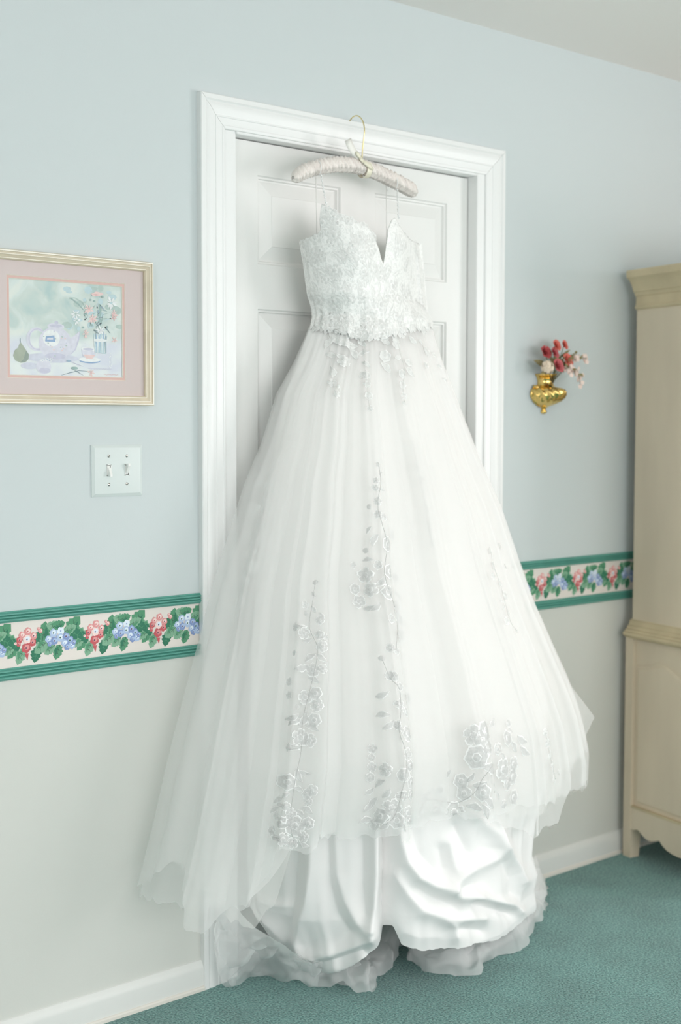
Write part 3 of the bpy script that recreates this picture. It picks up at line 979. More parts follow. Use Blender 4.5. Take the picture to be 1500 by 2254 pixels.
for i, tx in enumerate((sx - 0.0235, sx + 0.0235)):
    mb = MB()
    for (a0, a1, b0, b1) in ((-.0055, -.0042, -.0125, .0125), (.0042, .0055, -.0125, .0125), (-.0055, .0055, .0112, .0125), (-.0055, .0055, -.0125, -.0112)):
        mb.box(tx + a0, tx + a1, -0.0078, -0.0055, sz + 0.001 + b0, sz + 0.001 + b1)
    bz = mb.build('switch_bezel', M_TOG, sw_t)
    MB().box(tx - .0042, tx + .0042, -0.0068, -0.0060, sz - 0.0102, sz + 0.0122).build('switch_gap', M_DARK, bz)
    up = 1 if i else -1
    c0, c1 = (-.0098, .0115), (.0000, .0062)
    vs = []
    zb0, zb1 = sz + 0.001 - 0.0100, sz + 0.001 + 0.0100
    zt = sz + 0.001 + up * 0.0120
    for (dx, z, y) in ((-.0036, zb0, -.0068), (.0030, zb0, -.0068), (.0030, zb1, -.0068), (-.0036, zb1, -.0068), (-.003, zt - .0030, -.017), (.003, zt - .0030, -.017), (.003, zt + .0030, -.017), (-.003, zt + .0030, -.017)):
        vs.append((tx + dx, y, z))
    tg = obj('toggle', vs, [(0, 1, 5, 4), (1, 2, 6, 5), (2, 3, 7, 6), (3, 0, 4, 7), (4, 5, 6, 7)], M_TOG, sw_t)
    bmod = tg.modifiers.new('bevel', 'BEVEL')
    bmod.width, bmod.segments = 0.001, 2
    for j, dz in enumerate((0.0312, -0.0312)):
        mb = MB().ball((tx, -0.0060, sz + 0.001 + dz), 0.0036, 14, 8, sc=(1, 0.55, 1))
        sc_ = mb.build('screw', M_SCREW, sw_t, True)
        an = (0.9, 0.15, 0.05, 1.3)[i * 2 + j]
        ca, sa = math.cos(an), math.sin(an)
        q = [(-.0036, -.0004), (.0036, -.0004), (.0036, .0004), (-.0036, .0004)]
        vs = [(tx + a * sa + b * ca, y, sz + 0.001 + dz + a * ca - b * sa) for y in (-0.0082, -0.0070) for a, b in q]
        obj('screw_slot', vs, [(0, 1, 2, 3), (0, 1, 5, 4), (1, 2, 6, 5), (2, 3, 7, 6), (3, 0, 4, 7)], M_DARK, sc_)

# ------------------------------------------------------------------ brass wall vase with dried flowers
M_BRASS = mat('polished_brass', (0.83, 0.58, 0.20, 1), 0.12, 1.0)
VX, VZ = 1.238, 1.372
vase = thing('wall_vase', 'polished brass half-round wall vase with fluted belly beside the door', 'vase', (VX, 0, VZ))


def half_lathe(prof, a, d, n, flute=0.0, twist=0.0, nf=14):
    P = []
    for i in range(n + 1):
        t = -PI / 2 + PI * i / n
        row = []
        for (z, r) in prof:
            k = 1.0
            if flute:
                w = max(0.0, min(1.0, (r - 0.35) / 0.4)) if 0.02 < z < 0.077 else 0
                k = 1 + flute * w * (abs(math.sin(nf * (t + twist * (z - 0.05)) / 2 * 2)) - 0.5)
            row.append((VX + a * r * k * math.sin(t), -0.0015 - d * r * k * max(math.cos(t), 0.0), VZ + z))
        P.append(row)
    return MB().grid(P)


belly = [(.016, .15), (.019, .18), (.023, .34), (.029, .57), (.037, .78), (.046, .93), (.055, 1.0), (.063, 1.0), (.070, .92), (.0745, .77), (.077, .64)]
neck = [(.0765, .64), (.0785, .60), (.081, .53), (.086, .485), (.092, .47), (.098, .48), (.104, .53), (.109, .60), (.1125, .66), (.1145, .665), (.1152, .64), (.113, .60), (.104, .48), (.09, .43), (.083, .42)]
fin = [(0, .02), (.001, .12), (.004, .17), (.008, .18), (.011, .15), (.013, .11), (.0145, .13), (.0165, .17)]
half_lathe(belly, 0.056, 0.068, 150, 0.17, 12.0, 9).build('belly', M_BRASS, vase, True)
half_lathe(neck, 0.055, 0.064, 48).build('neck', M_BRASS, vase, True)
half_lathe(fin, 0.055, 0.064, 30).build('finial', M_BRASS, vase, True)
pts = [(VX - 0.055 * r, -0.004, VZ + z) for z, r in belly[2:]] + [(VX - 0.046, -0.006, VZ + 0.078), (VX - 0.036, -0.01, VZ + 0.078), (VX - 0.033, -0.012, VZ + 0.071)]
MB().tube(pts, [0.004] * (len(pts) - 4) + [0.006, 0.0055, 0.005, 0.004], 8).build('back_scroll', M_BRASS, vase, True)

M_STEM = mat('dried_stem', srgb(112, 106, 72), 0.8)
M_DLEAF = mat('dried_leaf', srgb(136, 126, 88), 0.75, var=0.15, vscale=60)
M_ROSE = mat('faded_red_petal', srgb(176, 74, 76), 0.8, var=0.12, vscale=150)
M_CORAL = mat('coral_petal', srgb(212, 112, 98), 0.8, var=0.1, vscale=150)
M_BLUSH = mat('blush_petal', srgb(190, 96, 100), 0.8, var=0.1, vscale=150)
M_CREAM = mat('cream_petal', srgb(232, 216, 196), 0.85, var=0.05, vscale=150)
M_PALE = mat('pale_pink_petal', srgb(234, 212, 202), 0.85)
VM = np.array([VX + 0.004, -0.030, VZ + 0.100])
rf = random.Random(3)


def bez(a, b, bend, n=8):
    a, b = np.array(a, float), np.array(b, float)
    m_ = (a + b) / 2 + np.array(bend)
    return [(1 - t) ** 2 * a + 2 * t * (1 - t) * m_ + t * t * b for t in np.linspace(0, 1, n)]


def rose(px, py, y, r, m_, label, nm='dried_rose'):
    r *= 1.7
    c = at(px, py, y)
    t = thing(nm, label, 'flower', tuple(VM), 0, 'dried flowers in the brass wall vase')
    b = VM + np.array([rf.uniform(-.008, .008), rf.uniform(-.006, .006), -0.01])
    MB().tube(bez(b, c, (0, -.004, .01)), 0.0011, 5).build('stem', M_STEM, t, True)
    out = np.array([rf.uniform(-.3, .3), -1.0, 0.35])
    out /= np.linalg.norm(out)
    a = np.cross(out, [0, 0, 1.0])
    a /= np.linalg.norm(a)
    bb = np.cross(out, a)
    for ring, (n, rr, tilt, h) in enumerate(((5, 1.0, 0.55, 0.0), (5, 0.74, 0.95, 0.10), (4, 0.46, 1.3, 0.22), (3, 0.24, 1.45, 0.28))):
        for k in range(n):
            an = 2 * PI * (k + 0.5 * ring) / n + rf.uniform(-.15, .15)
            rad = math.cos(an) * a + math.sin(an) * bb
            tan = -math.sin(an) * a + math.cos(an) * bb
            P = []
            for s in np.linspace(-1, 1, 5):
                row = []
                for q in np.linspace(0, 1, 4):
                    wid = math.sin(min(q * 1.25 + 0.25, 1.45)) * 0.62 * rr * r
                    curl = q * rr * r
                    p = c + rad * (curl * math.cos(tilt) * (1 - 0.12 * s * s) + 0.12 * r) + out * (curl * math.sin(tilt) * 0.8 + h * r * 0.5 - 0.12 * r * s * s) + tan * s * wid
                    row.append(p)
                P.append(row)
            MB().grid(P).build('petal', m_, t, True)
    return t


rose(1200, 776, -0.050, 0.0115, M_ROSE, 'deep red dried rose leaning toward the door casing')
rose(1220, 777, -0.060, 0.0100, M_BLUSH, 'dark crimson dried rose in the middle of the posy')
rose(1224, 761, -0.055, 0.0100, M_CORAL, 'coral dried rose at the top of the posy')
rose(1242, 760, -0.060, 0.0085, M_CORAL, 'small salmon rosebud on a tall stem over the posy')
rose(1248, 794, -0.066, 0.0120, M_CORAL, 'coral dried rose nearest the pale sprays')
rose(1227, 806, -0.074, 0.0125, M_BLUSH, 'mauve pink dried rose just above the brass rim')


def cluster(px, py, y, spread, n, r, m_, label, nm):
    c = at(px, py, y)
    t = thing(nm, label, 'flower', tuple(VM), 0, 'dried flowers in the brass wall vase')
    MB().tube(bez(VM - np.array([0, 0, .01]), c, (0, -.002, .006)), 0.0012, 5).build('stem', M_STEM, t, True)
    for k in range(n):
        v = np.array([rf.gauss(0, 1), rf.gauss(0, 1) - 0.6, rf.gauss(0, 1)])
        v = v / np.linalg.norm(v) * spread
        p = c + v
        out = v / np.linalg.norm(v)
        a = np.cross(out, [0.1, 0, 1.0])
        a /= np.linalg.norm(a)
        b = np.cross(out, a)
        mb = MB().tube([c + v * 0.2, p], 0.0006, 4)
        for j in range(5):
            an = 2 * PI * j / 5
            d = math.cos(an) * a + math.sin(an) * b
            e_ = -math.sin(an) * a + math.cos(an) * b
            mb.add([p - out * .0005, p + d * r * .6 + e_ * r * .45 + out * r * .2, p + d * r + out * r * .15, p + d * r * .6 - e_ * r * .45 + out * r * .2], [(0, 1, 2, 3)])
        mb.ball(p + out * .0008, r * 0.25, 6, 4)
        mb.build('floret', m_, t, True)
    return t


cluster(1206, 808, -0.066, 0.0165, 40, 0.0072, M_CREAM, 'domed cream hydrangea head resting on the brass rim', 'dried_hydrangea')


def spray(pts, label, n, r, m_):
    """branching stem that carries small star florets and a few leaves"""
    C = [at(*p) for p in pts]
    t = thing('dried_spray', label, 'flower', tuple(VM), 0, 'dried flowers in the brass wall vase')
    path = [VM - np.array([0, 0, .01])] + C
    sm = []
    for i in range(len(path) - 1):
        for q in np.linspace(0, 1, 5)[:-1]:
            sm.append(path[i] * (1 - q) + path[i + 1] * q)
    sm.append(path[-1])
    mb = MB().tube(sm, 0.0009, 5)
    st = mb.build('stem', M_STEM, t, True)
    for k in range(n):
        i = rf.randrange(len(sm) // 3, len(sm))
        p = sm[i] + np.array([rf.gauss(0, .008), rf.gauss(0, .006), rf.gauss(0, .007)])
        mb = MB().tube([sm[i], p], 0.0005, 4)
        nv = Vector((rf.uniform(-.5, .5), -1, rf.uniform(-.3, .6))).normalized()
        a = nv.orthogonal().normalized()
        b = nv.cross(a)
        pv = Vector(p)
        for j in range(5):
            an = 2 * PI * j / 5
            d = a * math.cos(an) + b * math.sin(an)
            e_ = b * math.cos(an) - a * math.sin(an)
            mb.add([pv, pv + d * r * .55 + e_ * r * .4, pv + d * r + nv * r * .1, pv + d * r * .55 - e_ * r * .4], [(0, 1, 2, 3)])
        mb.build('floret', m_, t, True)
    for k in range(4):
        i = rf.randrange(2, len(sm) - 2)
        leaf_at(t, sm[i], sm[i] + np.array([rf.uniform(-.014, .022), rf.uniform(-.01, .004), rf.uniform(-.008, .014)]), 0.0035)
    return t


def leaf_at(parent, a, b, w):
    a, b = np.array(a), np.array(b)
    d = b - a
    s = np.cross(d, [0.2, 1.0, 0.1])
    s = s / (np.linalg.norm(s) + 1e-9) * w
    P = []
    for q in np.linspace(0, 1, 7):
        ww = math.sin(PI * min(max(q, 0.02), 0.98)) ** 0.8
        c = a + d * q + np.array([0, -0.0035 * math.sin(PI * q), 0.003 * math.sin(PI * q)])
        P.append([c - s * ww, c + np.array([0, .0012, 0]), c + s * ww])
    return MB().grid(P).build('leaf', M_DLEAF, parent, True)


spray([(1245, 806, -.07), (1268, 790, -.075), (1292, 788, -.075)], 'olive and blush dried spray reaching toward the armoire', 24, 0.0080, M_PALE)
spray([(1246, 810, -.075), (1262, 814, -.085), (1276, 828, -.085), (1278, 846, -.085)], 'drooping pale pink dried spray hanging past the brass rim', 28, 0.0082, M_PALE)
spray([(1238, 806, -.07), (1258, 788, -.07), (1270, 778, -.07)], 'short olive dried sprig behind the coral rose', 10, 0.0055, M_DLEAF)
lg = thing('dried_leaf_sprig', 'brown dried leaves fanning out toward the door casing', 'leaf', tuple(VM), 0, 'dried flowers in the brass wall vase')
MB().tube(bez(VM, at(1232, 780, -.05), (0, 0, .006)), 0.0012, 5).build('stem', M_STEM, lg, True)
for (p, q, w) in (((1205, 812, -.04), (1176, 793, -.035), .0085), ((1212, 790, -.04), (1206, 764, -.03), .008), ((1230, 790, -.05), (1256, 770, -.06), .004), ((1226, 800, -.05), (1222, 782, -.05), .008),
                  ((1234, 808, -.06), (1256, 801, -.07), .007), ((1222, 800, -.045), (1236, 784, -.05), .006), ((1204, 818, -.06), (1192, 822, -.06), .006), ((1230, 800, -.05), (1250, 806, -.06), .006),
                  ((1226, 808, -.05), (1230, 786, -.055), .009), ((1232, 806, -.06), (1240, 790, -.062), .008), ((1218, 808, -.05), (1212, 786, -.05), .008), ((1240, 806, -.065), (1262, 797, -.072), .007), ((1246, 800, -.07), (1264, 786, -.072), .006)):
    leaf_at(lg, at(*p), at(*q), w)

# ------------------------------------------------------------------ padded hanger
M_SATIN_H = mat('cream_satin', srgb(236, 228, 222), 0.38, sheen=0.3, spec=0.4)
M_WIRE = mat('pale_brass_wire', (0.80, 0.68, 0.36, 1), 0.22, 1.0)
M_RIB = mat('ivory_ribbon', srgb(232, 227, 206), 0.45, sheen=0.2)
HY = -0.060
hang = thing('padded_hanger', 'cream ruched satin padded hanger hooked over the white door casing', 'hanger', (0.465, HY, 1.95))
hpath = [at(px, py, HY) for px, py in ((645, 391), (672, 376), (705, 366), (740, 361), (775, 363), (800, 368), (830, 379), (860, 393), (890, 409), (916, 424))]
hp = []
for i in range(len(hpath) - 1):
    for q in np.linspace(0, 1, 24)[:-1]:
        hp.append(hpath[i] * (1 - q) + hpath[i + 1] * q)
hp.append(hpath[-1])
hp = np.array(hp)
for _ in range(10):
    hp[1:-1] = (hp[:-2] + hp[1:-1] * 2 + hp[2:]) / 4
rh = random.Random(8)
P = []
N = len(hp)
ruch = np.array([0.6 * math.sin(i * 1.25 + 1.6 * math.sin(i * 0.21)) + 0.5 * math.sin(i * 2.1 + 2 * math.sin(i * .13)) for i in range(N)])
for k in range(28):
    a = 2 * PI * k / 28
    row = []
    for i in range(N):
        q = i / (N - 1)
        end = min(1.0, math.sin(PI * min(q, 1 - q) * 7) if min(q, 1 - q) < 1 / 14 else 1.0)
        r = 0.0185 * (0.25 + 0.75 * math.sqrt(max(end, 0.0)))
        seam = math.exp(-((((a - PI * 1.72 + PI) % (2 * PI)) - PI) / 0.10) ** 2)
        ph = ruch[i] if seam < 0.5 else ruch[i]
        r += 0.0036 * ruch[(i + int(5 * math.sin(a * 2))) % N] * (0.5 + 0.5 * end) - 0.0022 * seam
        if abs(q - 0.5) < 0.012:
            r -= 0.0015
        row.append(hp[i] + np.array([0, -math.cos(a) * r * 0.95, math.sin(a) * r]))
    P.append(row)
pad = MB().grid(P, closed_u=True)
pad.f += [tuple(k * N for k in range(28)), tuple(k * N + N - 1 for k in reversed(range(28)))]
pad.m += [0, 0]
pad.build('padded_bar', M_SATIN_H, hang, True)
hx, hz = float(at(797, 345, HY)[0]), float(at(797, 345, HY)[2])
top = [(hx, HY, hz - 0.03), (hx, HY, hz), (hx + .001, HY + .001, hz + .022)]
for t in np.linspace(-0.62 * PI, 1.06 * PI, 22):
    pass
hook = [(hx - .001, HY, hz - .045), (hx, HY, hz - 0.012), (hx + .001, HY - .001, hz + .018), (hx + .002, HY - .005, hz + .045), (hx + .002, HY - .008, hz + .065), (hx + .001, HY - .004, hz + .085), (hx, HY + .006, hz + .098),
        (hx - .001, HY + .019, hz + .1045), (hx - .001, HY + .032, hz + .1025), (hx - .001, HY + .042, hz + .0965), (hx - .001, HY + .049, hz + .0885)]
hk = []
for i in range(len(hook) - 1):
    a, b = np.array(hook[i]), np.array(hook[i + 1])
    for q in np.linspace(0, 1, 6)[:-1]:
        hk.append(a * (1 - q) + b * q)
hk.append(np.array(hook[-1]))
hk = np.array(hk)
for _ in range(5):
    hk[1:-1] = (hk[:-2] + 2 * hk[1:-1] + hk[2:]) / 4
MB().tube(hk, 0.0016, 8).build('hook', M_WIRE, hang, True)


def ribbon(pts, w, name, m_, wdir):
    P = []
    for p, ww in zip(pts, w):
        p = np.array(p)
        P.append([p - np.array(wdir) * ww, p + np.array([0, -.0006, 0]), p + np.array(wdir) * ww])
    o = MB().grid(P).build(name, m_, hang, True)
    sm = o.modifiers.new('thickness', 'SOLIDIFY')
    sm.thickness = 0.0006
    return o


ribbon([at(797, 352, HY - .014), at(788, 345, HY - .018), at(778, 333, HY - .020), at(770, 318, HY - .019), at(766, 307, HY - .016)], [.005, .009, .0115, .012, .012], 'care_ribbon', mat('white_ribbon', srgb(238, 236, 230), 0.5), (0.85, 0, 0.45))
ribbon([at(797, 352, HY - .018), at(789, 341, HY - .024), at(785, 334, HY - .022)], [.003, .006, .004], 'bow_loop', M_RIB, (0.8, 0, 0.5))
ribbon([at(797, 352, HY - .019), at(806, 359, HY - .025), at(815, 366, HY - .024), at(822, 374, HY - .020)], [.003, .007, .008, .004], 'bow_loop', M_RIB, (0.6, 0, 0.6))
ribbon([at(793, 348, HY - .021), at(797, 352, HY - .0235), at(801, 357, HY - .021)], [.005, .0055, .005], 'bow_knot', M_RIB, (0.6, 0, 0.6))
P = []
for k in range(21):
    a = 2 * PI * k / 20
    c = at(803, 373, HY)
    P.append([c + np.array([dx, -math.cos(a) * 0.0205, math.sin(a) * 0.0215]) for dx in (-.008, 0, .008)])
MB().grid(P).build('ribbon_band', M_RIB, hang, True)

# ------------------------------------------------------------------ wedding dress
M_TULLE = tulle_mat('white_tulle', 0.40, (0.985, 0.98, 0.975, 1), 0.38)
M_TULLE2 = tulle_mat('ivory_tulle', 0.42, (0.98, 0.97, 0.95, 1), 0.38)
M_TULLE_R = tulle_mat('ruffle_tulle', 0.52, (0.985, 0.985, 0.985, 1), 0.4)
M_TULLE_F = tulle_mat('fine_tulle', 0.38, (0.98, 0.985, 0.985, 1), 0.45)
M_SATIN = mat('white_satin', (0.87, 0.86, 0.855, 1), 0.46, spec=0.25, sheen=0.1)
M_BOD = mat('ivory_bodice', (0.86, 0.845, 0.82, 1), 0.6, spec=0.3)
M_LACE = mat('shade_greyed_silver_lace', (0.71, 0.71, 0.705, 1), 0.42, spec=0.5, bump=0.6, bscale=520, bdist=0.0012, detail=2, var=0.10, vscale=160)  # silver thread; base colour greyed further for the shade of dense, back-lit lace
M_LACE_B = mat('bodice_lace', (0.755, 0.755, 0.74, 1), 0.42, spec=0.5, bump=0.6, bscale=520, bdist=0.0012, detail=2, var=0.10, vscale=160)
def let_through(m, k):
    nt = m.node_tree
    tl = nt.nodes.new('ShaderNodeBsdfTranslucent')
    mx = nt.nodes.new('ShaderNodeMixShader')
    mx.inputs[0].default_value = k
    tl.inputs[0].default_value = (0.86, 0.86, 0.85, 1)
    nt.links.new(nt.nodes['Principled BSDF'].outputs[0], mx.inputs[1])
    nt.links.new(tl.outputs[0], mx.inputs[2])
    nt.links.new(mx.outputs[0], nt.nodes['Material Output'].inputs[0])
    return m


let_through(M_LACE, 0.3)
M_RIM = mat('lace_cord', (0.88, 0.88, 0.875, 1), 0.35, spec=0.5)
M_BEAD = mat('crystal_bead', (0.85, 0.86, 0.86, 1), 0.12, spec=0.8)
def lace_cloth(m):
    nt = m.node_tree
    b = nt.nodes['Principled BSDF']
    tc = nt.nodes.new('ShaderNodeTexCoord')
    nz = nt.nodes.new('ShaderNodeTexNoise')
    nz.inputs['Scale'].default_value = 45
    nz.inputs['Detail'].default_value = 3
    mv = nt.nodes.new('ShaderNodeVectorMath')
    mv.operation = 'MULTIPLY_ADD'
    mv.inputs[1].default_value = (0.035, 0.035, 0.035)
    vo = nt.nodes.new('ShaderNodeTexVoronoi')
    vo.feature = 'DISTANCE_TO_EDGE'
    vo.inputs['Scale'].default_value = 95
    cr = nt.nodes.new('ShaderNodeValToRGB')
    cr.color_ramp.elements[0].position, cr.color_ramp.elements[0].color = 0.04, (0.91, 0.905, 0.89, 1)
    cr.color_ramp.elements[1].position, cr.color_ramp.elements[1].color = 0.22, (0.81, 0.81, 0.795, 1)
    bp = nt.nodes.new('ShaderNodeBump')
    bp.inputs['Strength'].default_value = 0.7
    bp.inputs['Distance'].default_value = 0.002
    bp.invert = True
    nt.links.new(tc.outputs['Object'], nz.inputs['Vector'])
    nt.links.new(nz.outputs['Color'], mv.inputs[0])
    nt.links.new(tc.outputs['Object'], mv.inputs[2])
    nt.links.new(mv.outputs[0], vo.inputs['Vector'])
    nt.links.new(vo.outputs['Distance'], cr.inputs[0])
    nt.links.new(vo.outputs['Distance'], bp.inputs['Height'])
    nt.links.new(cr.outputs[0], b.inputs['Base Color'])
    nt.links.new(bp.outputs[0], b.inputs['Normal'])
    return m


lace_cloth(M_BOD)
dress = thing('wedding_dress', 'white lace and tulle wedding gown hanging from a padded hanger in front of the door', 'dress', (0.5, -0.2, 0))
XC = 0.47


class Rings:
    """plan of the skirt at each height: half an ellipse against the door, solved so that its outline follows the traced edges"""

    def __init__(s, L, R, dz, y0):
        s.dz = np.array(dz, float)[::-1] if dz[0][0] > dz[-1][0] else np.array(dz, float)
        s.y0 = y0
        A = sorted([(at(px, py, y0)[2], at(px, py, y0)[0]) for py, px in L])
        s.lz, s.lx = np.array([a[0] for a in A]), np.array([a[1] for a in A])
        B = []
        th = np.linspace(0, PI / 2, 40)
        for py, px in R:
            z = at(px, py, y0 - 0.2)[2]
            for _ in range(5):
                lo, hi = XC + 0.02, XC + 1.4
                d = np.interp(z, s.dz[:, 0], s.dz[:, 1])
                for _ in range(24):
                    xr = (lo + hi) / 2
                    P_ = np.stack([XC + (xr - XC) * np.sin(th), y0 - d * np.cos(th), np.full_like(th, z)], 1)
                    u, v = proj(P_)
                    k = u.argmax()
                    if u[k] < px:
                        lo = xr
                    else:
                        hi = xr
                z += (v[k] - py) / 860
            B.append((z, xr))
        B.sort()
        s.rz, s.rx = np.array([b[0] for b in B]), np.array([b[1] for b in B])

    def point(s, t, z, kl=1.0, kr=1.0, kd=1.0):
        """t in -pi/2..pi/2"""
        d = np.interp(z, s.dz[:, 0], s.dz[:, 1]) * kd
        aL = (XC - np.interp(z, s.lz, s.lx)) * kl
        aR = (np.interp(z, s.rz, s.rx) - XC) * kr
        a = np.where(np.sin(t) < 0, aL, aR)
        return np.stack([XC + a * np.sin(t), s.y0 - d * np.cos(t), z], -1)


SK_L = [(690, 692), (750, 668), (800, 645), (866, 608), (978, 573), (1058, 538), (1138, 512), (1234, 480), (1300, 460), (1400, 435), (1475, 413), (1600, 380), (1700, 355), (1800, 333), (1900, 308), (1965, 290), (2060, 275)]
SK_R = [(690, 943), (750, 958), (800, 975), (866, 1000), (935, 1027), (1010, 1055), (1120, 1103), (1243, 1144), (1324, 1172), (1423, 1215), (1495, 1246), (1600, 1280), (1659, 1292), (1728, 1290), (1850, 1290)]
SK_D = [(1.62, .112), (1.54, .135), (1.47, .155), (1.4, .175), (1.25, .22), (1.13, .26), (0.98, .295), (0.78, .365), (0.58, .425), (0.41, .435), (0.2, .435), (0, .43)]
RG = Rings(SK_L, SK_R, SK_D, -0.032)


def hem_z(rg, t, poly, kw, right_fix=None):
    """height at which each column meets the traced hem"""
    px_, py_ = np.array([p[0] for p in poly], float), np.array([p[1] for p in poly], float)
    z = np.full_like(t, 0.42)
    for _ in range(14):
        u, v = proj(rg.point(t, z, **kw))
        z = z + 0.7 * (v - np.interp(u, px_, py_)) / 900
        z = np.clip(z, 0.02, 0.9)
    return z


def folds(seed, n, sharp=1.0, tmin=-PI / 2, tmax=PI / 2):
    r = random.Random(seed)
    F_ = []
    for k in range(n):
        F_.append((tmin + (tmax - tmin) * (k + r.uniform(0.15, 0.85)) / n, r.uniform(0.55, 1.0) * (PI / n) * 0.36 * sharp, r.uniform(0.45, 1.0)))
    return F_


def fold_disp(t, F_):
    d = np.zeros_like(t)
    s = np.zeros_like(t)
    for c, w, a in F_:
        x = (t - c) / w
        d += a * np.exp(-x * x)
        s += a * w * x * np.exp(-x * x / 1.6)
    return d, s


def skirt_layer(name, rg, m_, hem, seed, nf, amp, kw, nu=300, nv=90, ztop=1.60, tangle=0.9, extra=None, hemw=0.004, trange=(-PI / 2, PI / 2), parent=None, dense=1, steps=()):
    t = np.linspace(trange[0], trange[1], nu)
    zh = hem_z(rg, t, hem, kw)
    rnd = np.random.RandomState(seed)
    zh = zh + hemw * np.sin(t * 61 + rnd.rand() * 6) + hemw * 0.7 * np.sin(t * 113 + rnd.rand() * 6)
    d1, s1 = fold_disp(t, folds(seed, nf))
    d2, s2 = fold_disp(t, folds(seed + 50, nf * 2, 0.8))
    uh, _v = proj(rg.point(t, zh, **kw))
    st = np.zeros_like(t)
    for px, a in steps:
        tc_ = float(np.interp(px, uh[:int(nu * 0.75)], t[:int(nu * 0.75)]))
        st += 0.5 * a * np.tanh((t - tc_) / 0.011) * np.exp(-((t - tc_) / 0.16) ** 2)
    d1 -= d1.mean()
    d2 -= d2.mean()
    rows = []
    for j in range(nv + 1):
        v = j / nv if dense == 1 else 1 - (1 - j / nv) ** dense
        z = ztop + (zh - ztop) * v
        g_ = np.clip((ztop - z) / 1.15, 0, 1)
        A = amp * (0.10 + 0.9 * g_ ** 0.9)
        B = 0.0035 * (1 - 0.3 * g_) + amp * 0.22 * g_
        tt = t - tangle * (s1 * np.minimum(1, g_ * 1.6))
        tt = np.clip(tt, trange[0], trange[1])
        P_ = rg.point(tt, z, **kw)
        nrm = np.stack([np.sin(tt) * 1.0, -np.cos(tt), np.zeros_like(tt)], -1)
        edge = np.clip(np.cos(tt) * 4, 0.12, 1)
        P_ = P_ + nrm * ((A * d1 + B * d2 + st * np.clip(g_, 0, 1) ** 0.8) * edge)[:, None]
        if extra is not None:
            P_ = P_ + nrm * extra(P_)[:, None]
        P_[:, 1] = np.minimum(P_[:, 1], -0.021)
        rows.append(P_)
    G = np.array(rows)                       # nv+1, nu, 3
    mb = MB()
    mb.grid([list(G[:, i]) for i in range(nu)])
    o = mb.build(name, m_, parent or dress, True)
    return o, G, mb


# traced hems (photo pixels)
HEM_A = [(270, 1965), (289, 1958), (311, 1936), (357, 1919), (396, 1897), (402, 1955), (422, 1988), (427, 2040), (443, 2058), (468, 2046), (487, 2015), (512, 2003), (543, 2005), (550, 1962), (590, 1928), (604, 1900), (612, 1868), (650, 1872), (688, 1870),
         (692, 1846), (750, 1848), (818, 1848), (824, 1836), (870, 1836), (914, 1850), (919, 1802), (960, 1796), (1040, 1797), (1110, 1788), (1165, 1776), (1209, 1773), (1257, 1748), (1289, 1728), (1330, 1700)]
HEM_B = [(270, 1972), (290, 1971), (424, 2005), (470, 2000), (560, 1985), (600, 1940), (640, 1860), (700, 1838), (800, 1830), (900, 1826), (1000, 1800), (1110, 1812), (1165, 1842), (1198, 1832), (1226, 1812), (1245, 1720), (1280, 1660), (1296, 1620), (1330, 1580)]
HEM_C = [(270, 1880), (340, 1850), (420, 1940), (500, 2020), (560, 2045), (600, 1990), (640, 1850), (740, 1832), (850, 1826), (950, 1790), (1060, 1770), (1150, 1800), (1200, 1790), (1240, 1700), (1300, 1600)]
LIN_L = [(690, 694), (800, 655), (866, 630), (1000, 604), (1200, 572), (1400, 556), (1600, 550), (1800, 546), (1900, 546), (1990, 550), (2060, 580), (2110, 608), (2150, 618), (2200, 622)]
LIN_R = [(690, 941), (800, 970), (866, 994), (1000, 1042), (1200, 1110), (1400, 1172), (1550, 1205), (1700, 1205), (1790, 1175), (1840, 1168), (1880, 1164), (1911, 1178), (1950, 1170), (2000, 1180), (2050, 1150), (2085, 1100)]
LIN_D = [(1.62, .085), (1.54, .11), (1.4, .15), (1.2, .19), (0.9, .27), (0.6, .34), (0.4, .365), (0.2, .375), (0.08, .36), (0, .33)]
RL = Rings(LIN_L, LIN_R, LIN_D, -0.034)
HEM_L = [(540, 1985), (560, 2000), (585, 2035), (606, 2100), (618, 2146), (640, 2161), (676, 2158), (720, 2141), (765, 2129), (800, 2106), (830, 2085), (846, 2050), (868, 2038), (884, 2078), (930, 2092), (1010, 2084), (1080, 2072), (1130, 2050), (1170, 2010), (1192, 1950)]

